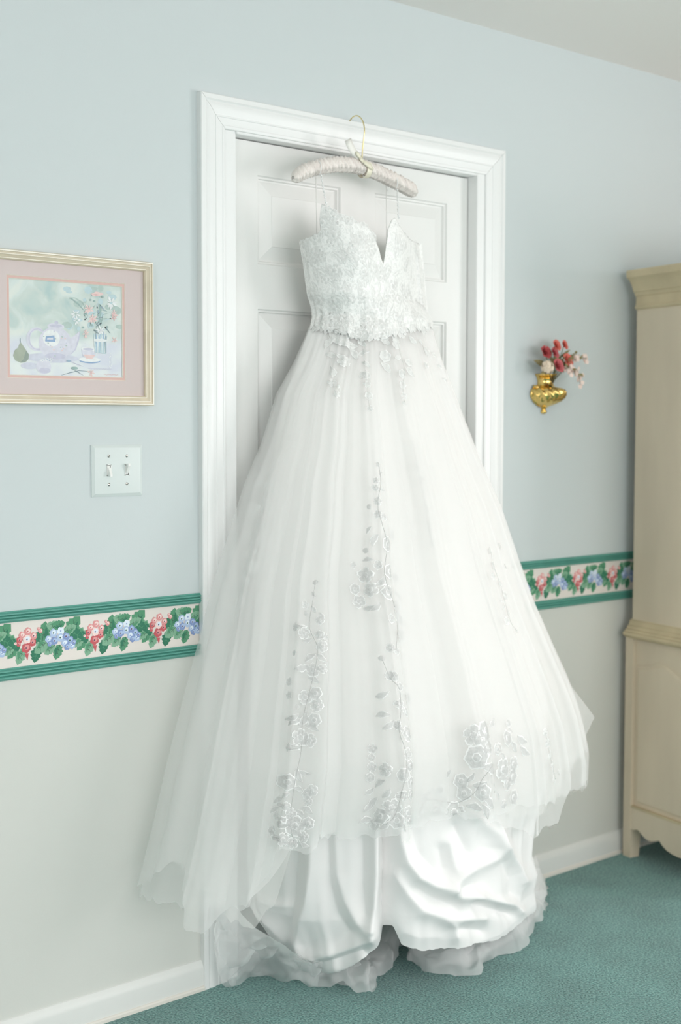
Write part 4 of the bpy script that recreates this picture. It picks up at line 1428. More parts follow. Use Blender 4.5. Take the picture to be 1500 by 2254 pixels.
# folds of the satin underskirt, traced as ridges: points, half-width in pixels, height in metres
RIDGES = [
    ([(691, 1780), (691, 1843), (689, 1908), (679, 1980), (665, 2028), (657, 2076), (666, 2102), (694, 2109), (732, 2099), (780, 2080), (814, 2062)], 15, 0.030),
    ([(655, 1860), (646, 1968), (637, 2040), (634, 2105)], 13, -0.022),
    ([(737, 1800), (744, 1920), (761, 1980), (787, 2028), (816, 2058)], 16, 0.020),
    ([(722, 1820), (727, 1944), (744, 2010), (772, 2048)], 13, -0.014),
    ([(828, 1790), (828, 1920), (823, 1992), (815, 2040)], 11, 0.036),
    ([(848, 1800), (848, 1920), (846, 2000), (850, 2060), (856, 2100)], 14, -0.060),
    ([(800, 1850), (800, 1950), (806, 2010)], 10, -0.010),
    ([(655, 2116), (694, 2120), (746, 2107), (799, 2090)], 9, -0.020),
    ([(619, 2148), (641, 2160), (674, 2156), (718, 2140), (763, 2128), (799, 2106)], 12, 0.018),
    ([(560, 1975), (600, 1990), (640, 1996)], 9, 0.012),
    ([(560, 2010), (600, 2040), (625, 2070)], 11, 0.014),
    ([(877, 1800), (880, 1850), (892, 1892), (919, 1927), (951, 1945), (985, 1953)], 17, 0.034),
    ([(905, 1820), (918, 1873), (950, 1913), (975, 1930)], 13, -0.012),
    ([(1036, 1790), (1081, 1833), (1096, 1865), (1087, 1887), (1033, 1913), (991, 1940), (985, 1961), (1007, 1974), (1047, 1972)], 15, 0.024),
    ([(1008, 1820), (1033, 1880)], 11, -0.022),
    ([(985, 1855), (996, 1910)], 11, 0.014),
    ([(970, 1870), (978, 1910)], 10, -0.012),
    ([(1081, 1790), (1100, 1855), (1135, 1905), (1151, 1938)], 11, 0.022),
    ([(1110, 1900), (1128, 1935), (1130, 1965)], 12, -0.016),
    ([(1047, 1972), (1087, 1982), (1127, 1992), (1142, 2006)], 9, 0.020),
    ([(1045, 1990), (1085, 2000), (1120, 2010)], 10, -0.026),
    ([(870, 1930), (895, 1965), (927, 2001), (969, 2016), (993, 2036), (999, 2058)], 16, 0.022),
    ([(915, 1955), (950, 1975), (1000, 1992)], 13, -0.018),
    ([(985, 2018), (1007, 2022), (1062, 2020)], 11, 0.018),
    ([(1010, 2045), (1060, 2048)], 11, -0.016),
    ([(890, 2050), (920, 2062), (960, 2060)], 20, 0.010),
]


def ridge_field(P_):
    u, v = proj(P_)
    q = np.stack([u, v], -1)
    d = np.zeros(len(u))
    for pts, w, a in RIDGES:
        best = np.full(len(u), 1e9)
        for i in range(len(pts) - 1):
            A_, B_ = np.array(pts[i], float), np.array(pts[i + 1], float)
            ab = B_ - A_
            s = np.clip(((q - A_) @ ab) / (ab @ ab), 0, 1)
            best = np.minimum(best, np.linalg.norm(q - (A_ + s[:, None] * ab), axis=1))
        d += 0.72 * a * np.exp(-(best / (1.15 * w)) ** 1.45)
    return d


def tuck(P_):
    """the lower edge rolls back under itself near the carpet"""
    return ridge_field(P_) - 0.05 * np.clip((0.07 - P_[:, 2]) / 0.07, 0, 1) ** 2


lin, GL, _ = skirt_layer('satin_underskirt', RL, M_SATIN, HEM_L, 21, 9, 0.012, {}, nu=420, nv=240, ztop=1.61, tangle=0.0, extra=tuck, hemw=0.001, dense=1.9)
sm = lin.modifiers.new('thickness', 'SOLIDIFY')
sm.thickness = 0.0015
sm.offset = -1
o, G_C, mbC = skirt_layer('tulle_layer', RG, M_TULLE2, HEM_C, 31, 15, 0.020, dict(kl=0.90, kr=0.92, kd=0.93))
o, G_B, mbB = skirt_layer('tulle_layer', RG, M_TULLE, HEM_B, 41, 13, 0.026, dict(kl=0.97, kr=1.0, kd=0.97))
o, G_A, mbA = skirt_layer('tulle_layer', RG, M_TULLE, HEM_A, 17, 12, 0.024, dict(kl=1.0, kr=1.0, kd=1.0), nu=420, steps=((604, 0.014), (690, -0.030), (755, 0.012), (820, 0.022), (917, -0.030), (1005, 0.018), (1100, -0.012), (480, -0.014), (402, 0.012)))

# ---- bodice
BV_A = BVHTree.FromPolygons([Vector(v) for v in mbA.v], mbA.f)
BOD = [  # px, y at the bust, px at the waist, y at the waist
    (664, -.040, 690, -.040), (678, -.070, 702, -.066), (700, -.100, 718, -.094), (722, -.124, 740, -.120), (752, -.146, 766, -.142), (785, -.160, 796, -.156), (815, -.164, 826, -.160), (838, -.158, 850, -.158),
    (858, -.156, 872, -.152), (880, -.148, 892, -.140), (897, -.122, 910, -.118), (912, -.090, 926, -.090), (922, -.060, 938, -.062), (929, -.034, 945, -.036)]
TOPE = [(655, 540), (664, 531), (682, 527), (698, 516), (712, 512), (716, 470), (720, 447), (732, 455), (745, 465), (762, 476), (785, 487), (812, 497), (824, 514), (834, 540), (846, 582), (853, 548), (860, 508), (868, 490), (877, 478), (884, 492), (892, 512), (902, 525), (926, 536), (940, 540)]


def catmull(A_, n):
    A_ = np.array(A_, float)
    k = np.linspace(0, len(A_) - 1, n)
    i = np.clip(k.astype(int), 0, len(A_) - 2)
    f_ = (k - i)[:, None]
    p0, p1, p2, p3 = A_[np.maximum(i - 1, 0)], A_[i], A_[i + 1], A_[np.minimum(i + 2, len(A_) - 1)]
    return 0.5 * ((2 * p1) + (-p0 + p2) * f_ + (2 * p0 - 5 * p1 + 4 * p2 - p3) * f_ ** 2 + (-p0 + 3 * p1 - 3 * p2 + p3) * f_ ** 3)


NB, MBR = 220, 50
C_ = catmull(BOD, NB)
rb = np.random.RandomState(4)
GB = np.zeros((NB, MBR + 1, 3))
for i in range(NB):
    pb, yb, pw, yw = C_[i]
    top = at(pb, np.interp(pb, [p[0] for p in TOPE], [p[1] for p in TOPE]) + 1.5 * math.sin(i * 0.9), yb)
    bot = at(pw, 722 + 20 * math.exp(-((pw - 815) / 60) ** 2) + 4 * math.sin(i * 0.5), yw)
    for j in range(MBR + 1):
        q = j / MBR
        zz = top[2] * (1 - q) + bot[2] * q
        s = np.clip((zz - bot[2]) / (1.78 - bot[2]), 0, 1.25)
        mid = at(pb, 545, yb)
        p = bot * (1 - s) + mid * s
        p[2] = zz
        p[1] += 0.012 * math.sin(PI * min(1, max(0, s * 0.9))) * (1 if 0.1 < i / NB < 0.9 else 0.3) - 0.02 * max(0, s - 0.75) * (-1)
        u_, v_ = proj(p)
        p[1] -= 0.016 * math.exp(-((u_ - 775) / 42) ** 2 - ((v_ - 560) / 50) ** 2) + 0.012 * math.exp(-((u_ - 882) / 20) ** 2 - ((v_ - 548) / 45) ** 2)
        f_ = min(1.0, max(0.0, (1.655 - zz) / 0.05))
        if f_ > 0:
            hn = BV_A.find_nearest(Vector(p))
            nn = hn[1] if hn[1].y < 0 else -hn[1]
            tgt = hn[0] + nn * 0.0035
            p[:2] = p[:2] * (1 - f_) + np.array(tgt)[:2] * f_
        GB[i, j] = p
mbod = MB().grid([list(GB[i]) for i in range(NB)])
bod = mbod.build('bodice', M_BOD, dress, True)
sm = bod.modifiers.new('thickness', 'SOLIDIFY')
sm.thickness = 0.002
# back of the bodice, against the door
backp = []
for (px, py, pw) in ((664, 531, 690), (710, 522, 730), (770, 566, 780), (835, 606, 840), (890, 566, 900), (929, 536, 945)):
    backp.append([at(px, py, -.030), at((px + pw) / 2, 625, -.030), at(pw, 722, -.030)])
MB().grid([list(catmull(np.array([b[k] for b in backp]), 30)[i] for k in range(3)) for i in range(30)]).build('bodice_back', M_BOD, dress, True)

# ---- straps (beaded in front, plain behind)
for (a, b, y0_, y1_) in (((707, 386), (719, 450), HY - .02, -.128), ((875, 418), (878, 480), HY - .02, -.150)):
    mb = MB()
    p0, p1 = at(a[0], a[1], y0_), at(b[0], b[1], y1_)
    n = 16
    for k in range(n + 1):
        p = p0 * (1 - k / n) + p1 * (k / n) + np.array([0.0015 * math.sin(k * 2.1), 0, 0])
        mb.ball(p, 0.0019 if k % 3 else 0.0026, 6, 4)
    mb.tube([p0, p1], 0.0009, 5)
    c = np.array([p0[0], HY, p0[2] + .018])
    mb.tube([c + np.array([0, -math.cos(q) * .0212, math.sin(q) * .0212]) for q in np.linspace(-0.9, PI + 0.9, 16)], 0.0011, 5)
    mb.build('beaded_strap', M_BEAD, dress, True)
for (a, b) in (((696, 390), (698, 520)), ((851, 414), (852, 530))):
    p0, p1 = at(a[0], a[1], HY + .018), at(b[0], b[1], -.032)
    MB().tube([p0, (p0 + p1) / 2, p1], 0.0011, 5).build('back_strap', mat('sheer_strap', (0.8, 0.8, 0.78, 1), 0.6), dress, True)

# ---- lace
def bvh_of(mb):
    return BVHTree.FromPolygons([Vector(v) for v in mb.v], mb.f)


BV_A, BV_C, BV_BOD = bvh_of(mbA), bvh_of(mbC), bvh_of(mbod)
mbAB = MB()
mbAB.add(mbA.v, mbA.f)
mbAB.add(mbod.v, mbod.f)
BV_AB = bvh_of(mbAB)
CV = Vector(CAM)


def surf(bv, px, py):
    h = bv.ray_cast(CV, Vector(ray(px, py)).normalized())
    if h[0] is None:
        return None
    n = h[1]
    if n.dot(CV - h[0]) < 0:
        n = -n
    return h[0], n


rl = random.Random(77)
PXM = 1 / 905.0


def lace_piece(bv, px, py, r, kind, m_, parent, ang=None, lift=0.0016, snap=True):
    """an embroidered motif laid on the cloth: 'f' flower, 'l' leaf, 'b' bud, 'r' ringed flower"""
    s = surf(bv, px, py)
    if s is None:
        return None
    c, n = s
    up = Vector((0, 0, 1))
    a = (up - n * up.dot(n)).normalized()
    b = a.cross(n)
    R_ = r * PXM * 1.08
    if ang is None:
        ang = rl.uniform(0, 2 * PI)
    pts, fs, rim = [], [], []
    if kind in 'fr':
        npet = rl.choice((5, 5, 6)) if r > 7 else 5
        if kind == 'r':
            npet = 9
        nr = 30 if r > 8 else 20
        lobes = []
        for k in range(nr):
            t = 2 * PI * k / nr
            q = 0.80 + 0.22 * abs(math.cos(npet * t / 2)) ** 0.7 - 0.10 * (abs(math.sin(npet * t / 2)) > 0.97) + 0.04 * math.sin(3 * npet * t + 1)
            lobes.append((q * math.cos(t), q * math.sin(t), abs(math.cos(npet * t / 2))))
        pts.append((0, 0, 0.55))
        for f_, h in ((0.30, 0.75), (0.38, 0.25), (0.68, 0.75), (0.88, 0.5), (1.0, 0.35)):
            for x, y, l_ in lobes:
                pts.append((x * f_, y * f_, h * (0.45 + 0.55 * l_) if f_ > 0.35 else h))
        fs += [(0, 1 + k, 1 + (k + 1) % nr) for k in range(nr)]
        for q in range(4):
            if kind == 'r' and q == 1:
                continue
            for k in range(nr):
                rim.append(len(fs)) if q in (0, 3) else None
                fs.append((1 + q * nr + k, 1 + (q + 1) * nr + k, 1 + (q + 1) * nr + (k + 1) % nr, 1 + q * nr + (k + 1) % nr))
    elif kind == 'l':
        m2 = 9
        for i in range(m2):
            q = i / (m2 - 1)
            w = 0.46 * math.sin(PI * q ** 0.85) * (1 + 0.12 * math.sin(i * 2.2)) + 0.03
            y = -1 + 2 * q
            cv = 0.25 * math.sin(PI * q * 0.9)
            for sx_, h in ((-1, 0.3), (-0.78, 0.5), (-0.4, 0.6), (0, 0.2), (0.4, 0.6), (0.78, 0.5), (1, 0.3)):
                pts.append((sx_ * w + cv, y, h))
        for i in range(m2 - 1):
            for k in range(6):
                rim.append(len(fs)) if k in (0, 5) else None
                fs.append((i * 7 + k, (i + 1) * 7 + k, (i + 1) * 7 + k + 1, i * 7 + k + 1))
    else:
        nr = 10
        pts.append((0, 0, 0.9))
        for f_, h in ((0.6, 0.7), (1.0, 0.1)):
            for k in range(nr):
                t = 2 * PI * k / nr
                pts.append((0.8 * f_ * math.cos(t), f_ * math.sin(t), h))
        fs += [(0, 1 + k, 1 + (k + 1) % nr) for k in range(nr)] + [(1 + k, 1 + nr + k, 1 + nr + (k + 1) % nr, 1 + (k + 1) % nr) for k in range(nr)]
    ca, sa = math.cos(ang), math.sin(ang)
    vs = []
    for x, y, h in pts:
        p = c + (b * (x * ca - y * sa) + a * (x * sa + y * ca)) * R_
        hit = bv.ray_cast(p + n * 0.05, -n, 0.10)
        if hit[0] is None:
            hit = bv.find_nearest(p)
        base, nn = (hit[0], (hit[1] if hit[1].dot(n) > 0 else -hit[1])) if snap else (p, n)
        nn = (nn + n * 1.5).normalized()
        if nn.dot(n) < 0:
            nn = -nn
        vs.append(base + nn * (0.0008 + lift * h * min(1.0, 0.45 + r / 22)))
    return obj('lace_leaf' if kind == 'l' else 'lace_bud' if kind == 'b' else 'lace_flower', vs, fs, None, parent, True, [m_, M_RIM], [1 if q in rim else 0 for q in range(len(fs))])


def cord(bv, pts, m_, parent=None, rad=0.0006):
    """embroidered stem following the cloth through traced pixels"""
    ps = catmull(np.array(pts, float), len(pts) * 7)
    out = []
    for px, py in ps:
        s = surf(bv, px, py)
        if s:
            p = s[0] + s[1] * 0.0016
            if not out or (p - out[-1]).length < 0.03:
                out.append(p)
    return MB().tube(out, rad, 5).build('lace_applique', m_, parent or dress, True)


GROUPS = {
    'left_panel': (BV_A, M_LACE, [(695, 1280), (690, 1320), (682, 1380), (700, 1430), (688, 1500), (668, 1580), (664, 1650), (650, 1720), (640, 1800), (648, 1860)],
        [(695, 1282, 6, 'b'), (692, 1308, 6, 'l'), (672, 1331, 8, 'f'), (690, 1342, 8, 'l'), (675, 1351, 6, 'b'), (707, 1357, 9, 'l'), (652, 1380, 9, 'f'), (669, 1394, 12, 'f'), (676, 1408, 9, 'l'), (704, 1366, 9, 'f'), (704, 1398, 10, 'f'), (718, 1403, 7, 'f'),
         (710, 1423, 12, 'f'), (710, 1446, 12, 'l'), (684, 1449, 13, 'l'), (690, 1475, 14, 'f'), (649, 1437, 6, 'f'), (664, 1467, 15, 'l'), (711, 1472, 10, 'f'), (690, 1498, 12, 'l'), (638, 1501, 8, 'f'), (638, 1530, 8, 'f'), (672, 1535, 14, 'f'), (695, 1526, 13, 'f'),
         (698, 1552, 13, 'f'), (655, 1556, 5, 'b'), (646, 1576, 12, 'l'), (640, 1588, 10, 'l'), (667, 1582, 15, 'l'), (692, 1585, 14, 'f'), (687, 1604, 13, 'l'), (661, 1623, 17, 'f'), (682, 1630, 14, 'f'), (635, 1645, 8, 'f'), (648, 1634, 9, 'l'), (635, 1722, 16, 'f'), (660, 1706, 14, 'l'),
         (672, 1700, 11, 'l'), (656, 1738, 10, 'l'), (687, 1740, 12, 'f'), (676, 1748, 10, 'f'), (615, 1763, 12, 'l'), (628, 1752, 9, 'l'), (606, 1784, 11, 'l'), (640, 1792, 12, 'f'), (617, 1810, 12, 'f'), (649, 1818, 20, 'f'), (675, 1784, 12, 'l'), (679, 1764, 9, 'f'), (679, 1812, 12, 'f'),
         (600, 1828, 9, 'f'), (623, 1848, 13, 'f'), (644, 1856, 11, 'f'), (668, 1842, 11, 'f'), (672, 1858, 10, 'l'), (610, 1795, 8, 'f'), (630, 1775, 9, 'f'), (660, 1790, 9, 'l')]),
    'centre_upper': (BV_A, M_LACE, [(832, 1020), (838, 1060), (832, 1110), (840, 1150), (852, 1200), (846, 1260), (860, 1310), (874, 1360), (872, 1430)],
        [(832, 1023, 6, 'b'), (837, 1042, 6, 'l'), (829, 1058, 7, 'f'), (826, 1074, 8, 'f'), (842, 1077, 7, 'l'), (832, 1103, 9, 'f'), (813, 1116, 6, 'b'), (832, 1132, 9, 'f'), (845, 1138, 8, 'f'), (813, 1167, 8, 'l'), (826, 1190, 14, 'l'), (854, 1198, 16, 'f'), (862, 1178, 9, 'f'), (806, 1212, 7, 'b'),
         (778, 1244, 7, 'f'), (810, 1234, 11, 'l'), (806, 1266, 16, 'f'), (832, 1244, 10, 'f'), (858, 1258, 16, 'f'), (870, 1272, 11, 'f'), (838, 1279, 14, 'l'), (781, 1297, 12, 'f'), (790, 1324, 14, 'f'), (816, 1298, 15, 'f'), (813, 1336, 12, 'l'), (829, 1334, 12, 'l'), (854, 1304, 16, 'f'), (874, 1312, 12, 'l'),
         (870, 1336, 16, 'f'), (878, 1362, 13, 'f'), (861, 1362, 10, 'f'), (880, 1397, 16, 'f'), (864, 1426, 9, 'f'), (874, 1434, 8, 'f'), (886, 1376, 9, 'l')]),
    'centre_lower': (BV_A, M_LACE, [(841, 1449), (858, 1490), (878, 1515), (882, 1560), (880, 1610), (895, 1670), (888, 1730), (872, 1790), (850, 1815)],
        [(841, 1449, 7, 'b'), (857, 1487, 10, 'f'), (871, 1489, 10, 'f'), (840, 1527, 14, 'l'), (880, 1512, 9, 'f'), (897, 1536, 12, 'f'), (880, 1550, 11, 'f'), (894, 1567, 10, 'f'), (842, 1576, 14, 'l'), (855, 1594, 14, 'l'), (874, 1596, 9, 'f'), (898, 1615, 16, 'f'), (884, 1610, 12, 'l'), (820, 1648, 10, 'f'), (818, 1668, 8, 'f'),
         (819, 1688, 10, 'f'), (815, 1711, 10, 'f'), (848, 1694, 14, 'f'), (838, 1726, 13, 'l'), (897, 1660, 13, 'f'), (903, 1685, 12, 'f'), (889, 1706, 14, 'f'), (905, 1723, 13, 'f'), (890, 1752, 11, 'f'), (905, 1748, 11, 'f'), (824, 1769, 14, 'l'), (838, 1796, 16, 'f'), (848, 1814, 12, 'l'), (863, 1778, 18, 'f'), (874, 1806, 16, 'f'),
         (897, 1789, 14, 'f'), (901, 1806, 11, 'f'), (888, 1822, 11, 'l'), (806, 1808, 14, 'l'), (812, 1740, 11, 'l'), (808, 1775, 12, 'l'), (850, 1745, 12, 'l'), (826, 1815, 12, 'f')]),
    'hem_bouquet': (BV_A, M_LACE, [(922, 1792), (940, 1760), (975, 1764), (1010, 1766), (1045, 1745), (1062, 1715), (1080, 1690), (1096, 1650), (1118, 1620), (1123, 1600)],
        [(1044, 1619, 22, 'f'), (1070, 1608, 22, 'f'), (1082, 1590, 13, 'l'), (1050, 1667, 25, 'f'), (1074, 1641, 19, 'f'), (1080, 1697, 24, 'l'), (1108, 1694, 25, 'f'), (1128, 1710, 17, 'f'), (1130, 1682, 17, 'f'), (1117, 1724, 16, 'f'), (1150, 1626, 17, 'l'), (1156, 1651, 17, 'l'), (1130, 1645, 15, 'l'), (1117, 1625, 17, 'f'),
         (1119, 1592, 9, 'f'), (1123, 1608, 7, 'l'), (1107, 1664, 9, 'l'), (1096, 1648, 13, 'r'), (1130, 1755, 17, 'f'), (1109, 1770, 10, 'f'), (1057, 1724, 16, 'l'), (1064, 1745, 18, 'f'), (1075, 1768, 17, 'l'), (1068, 1787, 16, 'l'), (1044, 1779, 16, 'l'), (1016, 1719, 16, 'f'), (1022, 1746, 16, 'f'), (989, 1703, 9, 'l'),
         (1000, 1788, 22, 'r'), (960, 1786, 14, 'f'), (934, 1754, 9, 'f'), (925, 1792, 8, 'l'), (974, 1768, 9, 'l'), (950, 1742, 12, 'l'), (968, 1738, 10, 'f'), (1036, 1710, 12, 'l'), (1088, 1735, 12, 'l'), (1096, 1752, 8, 'l')]),
    'left_faint': (BV_C, M_LACE, [(600, 1025), (575, 1070), (560, 1130), (540, 1190), (535, 1260), (520, 1350)],
        [(598, 1029, 8, 'f'), (570, 1055, 14, 'f'), (592, 1068, 11, 'f'), (560, 1076, 11, 'l'), (584, 1044, 9, 'l'), (563, 1122, 13, 'f'), (580, 1100, 10, 'l'), (534, 1148, 10, 'f'), (548, 1165, 9, 'l'), (544, 1182, 12, 'f'), (522, 1204, 11, 'l'), (574, 1186, 9, 'f'), (557, 1247, 12, 'f'), (540, 1222, 10, 'l'), (516, 1260, 10, 'f'),
         (538, 1276, 11, 'l'), (512, 1304, 11, 'f'), (531, 1324, 11, 'f'), (519, 1352, 8, 'f'), (520, 1285, 8, 'l'), (560, 1215, 8, 'l')]),
    'right_faint': (BV_A, M_LACE_B, [(1078, 1205), (1088, 1250), (1102, 1290), (1112, 1330), (1124, 1370), (1138, 1390)],
        [(1076, 1212, 9, 'l'), (1100, 1203, 8, 'f'), (1085, 1246, 10, 'f'), (1113, 1246, 8, 'l'), (1086, 1268, 8, 'f'), (1100, 1284, 9, 'f'), (1112, 1311, 9, 'f'), (1108, 1336, 8, 'l'), (1119, 1349, 8, 'f'), (1115, 1367, 9, 'f'), (1138, 1389, 5, 'b'), (1104, 1320, 6, 'l')]),
    'fold_vine': (BV_C, M_LACE, [(909, 978), (918, 1030), (930, 1085), (940, 1150), (950, 1198)],
        [(909, 978, 8, 'f'), (918, 1029, 13, 'f'), (914, 1005, 8, 'l'), (926, 1055, 11, 'f'), (931, 1082, 11, 'l'), (938, 1119, 11, 'f'), (936, 1100, 8, 'l'), (942, 1154, 11, 'f'), (946, 1176, 8, 'l'), (950, 1198, 9, 'f')]),
    'side_vine': (BV_A, M_LACE_B, [(1200, 1606), (1206, 1640), (1212, 1670), (1222, 1715)],
        [(1200, 1612, 9, 'f'), (1206, 1636, 10, 'f'), (1209, 1661, 11, 'l'), (1217, 1684, 11, 'f'), (1220, 1712, 10, 'f'), (1230, 1700, 8, 'l')]),
    'waist_left': (BV_A, M_LACE_B, [(722, 735), (727, 770), (729, 820), (735, 850), (742, 870)],
        [(726, 757, 14, 'l'), (728, 784, 12, 'l'), (729, 818, 12, 'l'), (731, 843, 9, 'f'), (742, 868, 7, 'f'), (745, 850, 5, 'b'), (772, 757, 16, 'l'), (777, 780, 14, 'l'), (759, 795, 13, 'f'), (749, 783, 9, 'l'), (735, 745, 9, 'f')]),
    'waist_centre': (BV_A, M_LACE_B, [(793, 720), (800, 755), (804, 800), (808, 850), (815, 903)],
        [(795, 729, 13, 'l'), (800, 752, 14, 'l'), (802, 778, 10, 'l'), (805, 802, 10, 'l'), (806, 826, 9, 'f'), (808, 846, 8, 'f'), (812, 871, 9, 'f'), (815, 899, 7, 'f'), (845, 752, 14, 'l'), (848, 784, 13, 'f'), (848, 810, 15, 'l')]),
    'waist_right': (BV_A, M_LACE_B, [(870, 735), (880, 775), (890, 815), (887, 850), (890, 888)],
        [(873, 757, 12, 'f'), (876, 785, 10, 'l'), (901, 795, 15, 'l'), (901, 820, 15, 'l'), (886, 823, 10, 'f'), (886, 848, 9, 'f'), (889, 872, 8, 'f'), (890, 888, 6, 'b'), (909, 747, 12, 'l'), (929, 756, 11, 'l'), (939, 774, 11, 'f'), (954, 782, 9, 'l'), (937, 805, 8, 'f'), (968, 808, 8, 'l'), (980, 838, 8, 'l')]),
}
for nm, (bv, m_, st, pcs) in GROUPS.items():
    c = cord(bv, st, m_)
    for (px, py, r, k) in pcs:
        ang = None
        if k == 'l':
            i = min(range(len(st)), key=lambda q: abs(st[q][1] - py))
            side = -1 if px < st[i][0] else 1
            ang = side * rl.uniform(0.4, 1.4) + (PI if rl.random() < 0.4 else 0)
        lace_piece(bv, px, py, r, k, m_, c, ang)

# lace over the bodice: overlapping sprays that run down to the waist
for g_, (xa, xb) in enumerate(((664, 740), (735, 800), (795, 850), (848, 935))):
    st = [((xa + xb) / 2 - 8 + 8 * math.sin(k), 560 + 25 * k) for k in range(8)]
    c = cord(BV_BOD, st, M_LACE_B)
    n = 0
    tries = 0
    want = 62
    while n < want and tries < 900:
        tries += 1
        px, py = rl.uniform(xa, xb), rl.uniform(450, 735)
        if surf(BV_BOD, px, py) is None or (824 < px < 866 and py < 585):
            continue
        k = rl.choice('fllfl')
        if lace_piece(BV_BOD, px, py, rl.uniform(10, 17), k, M_LACE_B, c, rl.uniform(-0.7, 0.7) + (0.5 if px < 845 else -0.5) if k == 'l' else None, lift=0.0030):
            n += 1

c = cord(BV_AB, [(694, 706), (740, 716), (800, 722), (860, 718), (938, 704)], M_LACE_B)
for k in range(62):
    px = rl.uniform(692, 942)
    lace_piece(BV_AB, px, rl.uniform(704, 742) + 12 * math.sin(px * 0.06), rl.uniform(9, 14), rl.choice('flll'), M_LACE_B, c, rl.uniform(-0.6, 0.6))

for k in range(34):
    px = 693 + 7.5 * k
    py = 722 + 20 * math.exp(-((px - 815) / 60) ** 2)
    lace_piece(BV_AB, px, py - 2, rl.uniform(9, 14), rl.choice('lllf'), M_LACE_B, c, rl.uniform(-0.5, 0.5), 0.0026, False)
for k in range(46):
    px = 666 + 5.8 * k
    if 838 < px < 856:
        continue
    py = float(np.interp(px, [p[0] for p in TOPE], [p[1] for p in TOPE])) + 5
    if surf(BV_BOD, px, py) is None:
        py += 6
    lace_piece(BV_BOD, px, py, rl.uniform(6, 9.5), rl.choice('lff'), M_LACE_B, c, rl.uniform(-1.2, 1.2), 0.0026, False)

# ---- tulle gathered on the carpet under the satin
def to_floor(px, py, lift=0.006, back=-0.05):
    p = on_floor(px, py, lift)
    if p[1] > back:
        p = at(px, py, back)
    return p


def hem_ruffle(outer, inner, seed, m_, amp=0.012, bulge=0.05, name='hem_tulle', lift=0.006):
    """loosely crumpled net between the satin edge and the carpet"""
    r = np.random.RandomState(seed)
    nu, nv = 170, 30
    O = catmull(np.array([to_floor(px, py, lift) for px, py in outer]), nu)
    I = catmull(np.array([at(px, py, y) for px, py, y in inner]), nu)
    k = np.linspace(0, 1, nu)
    w1 = sum(r.uniform(0.4, 1) * np.sin(2 * PI * f_ * k + r.rand() * 6) for f_ in (2.3, 3.7, 6.1))
    w2 = sum(r.uniform(0.4, 1) * np.sin(2 * PI * f_ * k + r.rand() * 6) for f_ in (1.7, 4.3, 7.7))
    out = O - I
    out[:, 2] = 0
    out /= (np.linalg.norm(out, axis=1)[:, None] + 1e-6)
    G = []
    off = Vector((seed * 3.7, seed * 1.9, 0))
    for j in range(nv + 1):
        v = j / nv
        p = I * (1 - v) + O * v
        p = p + out * (bulge * math.sin(PI * v) * (0.7 + 0.35 * w2[:, None]))
        p[:, 2] += amp * math.sin(PI * min(v * 0.8, 1)) * w1 + bulge * 0.5 * math.sin(PI * v)
        for i in range(nu):
            nz = noise.noise_vector(Vector(p[i]) * 17 + off) * 0.020 + noise.noise_vector(Vector(p[i]) * 41 + off) * 0.007
            p[i] += np.array(nz) * (0.25 + 0.75 * math.sin(PI * min(v, 0.8)))
        p[:, 2] = np.maximum(p[:, 2], 0.003 + 0.002 * (1 + np.sin(k * 40)))
        p[:, 1] = np.minimum(p[:, 1], -0.022)
        G.append(p)
    G = np.array(G)
    return MB().grid([list(G[:, i]) for i in range(nu)]).build(name, m_, dress, True)


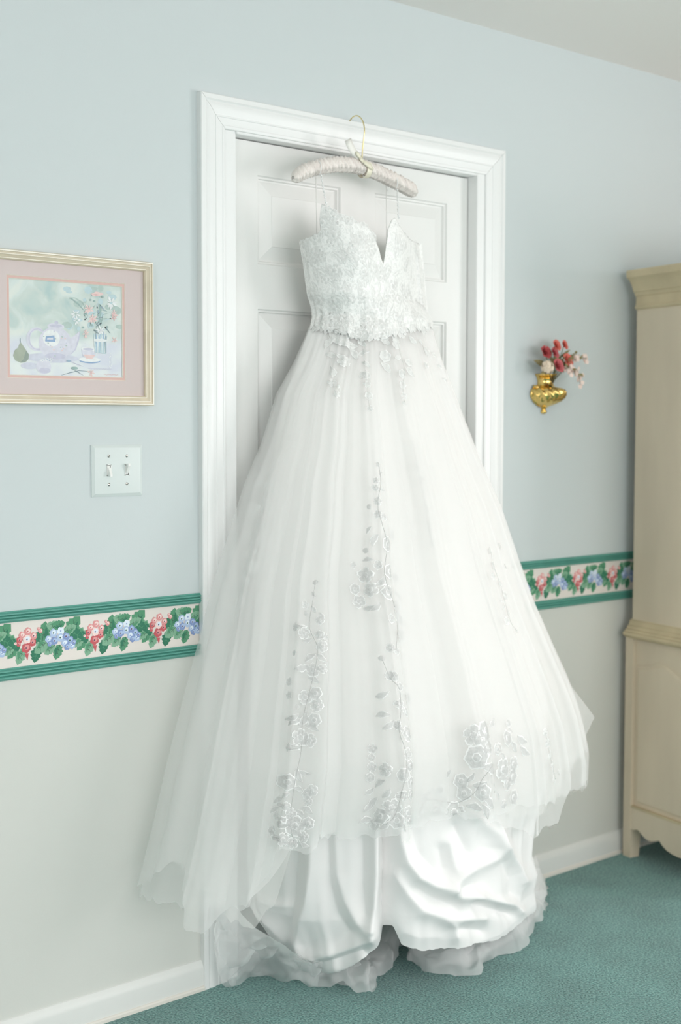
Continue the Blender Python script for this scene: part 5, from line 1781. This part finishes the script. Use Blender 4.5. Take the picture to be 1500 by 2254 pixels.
R1o = [(474, 2040), (470, 2090), (480, 2140), (495, 2170), (530, 2165), (575, 2152), (620, 2158), (665, 2168), (700, 2172)]
R1i = [(520, 1990, -.06), (530, 2010, -.08), (550, 2030, -.10), (575, 2050, -.13), (600, 2065, -.16), (625, 2080, -.18), (650, 2100, -.20), (680, 2120, -.20), (700, 2130, -.2)]
R2o = [(640, 2150), (690, 2168), (750, 2176), (800, 2186), (828, 2180), (836, 2156), (868, 2118), (880, 2078), (868, 2018), (850, 1990)]
R2i = [(650, 2110, -.18), (690, 2120, -.2), (730, 2105, -.2), (765, 2095, -.2), (790, 2080, -.18), (800, 2070, -.16), (815, 2050, -.14), (825, 2030, -.12), (830, 2010, -.1), (835, 1990, -.1)]
R3o = [(868, 2040), (876, 2078), (905, 2104), (938, 2143), (1000, 2149), (1050, 2146), (1066, 2122), (1110, 2100), (1158, 2088), (1172, 2050), (1202, 2010), (1206, 1970), (1196, 1945), (1176, 1928)]
R3i = [(890, 2000, -.14), (900, 2030, -.18), (920, 2050, -.22), (950, 2060, -.25), (990, 2058, -.27), (1020, 2050, -.28), (1050, 2040, -.27), (1080, 2030, -.26), (1105, 2020, -.24), (1120, 2000, -.22), (1130, 1980, -.2), (1140, 1960, -.17), (1145, 1945, -.15), (1140, 1930, -.14)]
hem_ruffle(R1o, R1i, 1, M_TULLE_F, 0.012, 0.03)
hem_ruffle([(a + 12, b - 10) for a, b in R1o], R1i, 2, M_TULLE_F, 0.016, 0.02)
hem_ruffle(R2o, R2i, 3, M_TULLE_R, 0.012, 0.03)
hem_ruffle([(a - 10, b - 14) for a, b in R2o], R2i, 4, M_TULLE_R, 0.016, 0.02)
hem_ruffle(R3o, R3i, 5, M_TULLE_R, 0.014, 0.04)
hem_ruffle([(a - 8, b - 16) for a, b in R3o], R3i, 6, M_TULLE_R, 0.018, 0.03)
hem_ruffle([(a - 3, b - 30) for a, b in R3o], R3i, 7, M_TULLE_R, 0.02, 0.03)

# ---- corner of an under-layer of net that stands out past the outer skirt
P = []
for q in np.linspace(0, 1, 17):
    a = at(1238 + 48 * q, 1488 + 150 * q, -0.30)
    k_ = min(q / 0.62, 1.0), max((q - 0.62) / 0.38, 0.0)
    m_ = at(1246 + 64 * k_[0] - 22 * k_[1], 1494 + 84 * k_[0] + 46 * k_[1], -0.26)
    P.append([a * (1 - k) + m_ * k + np.array([0, 0.008 * math.sin(PI * k), 0]) for k in np.linspace(0, 1, 6)])
MB().grid(P).build('tulle_corner', M_TULLE, dress, True)
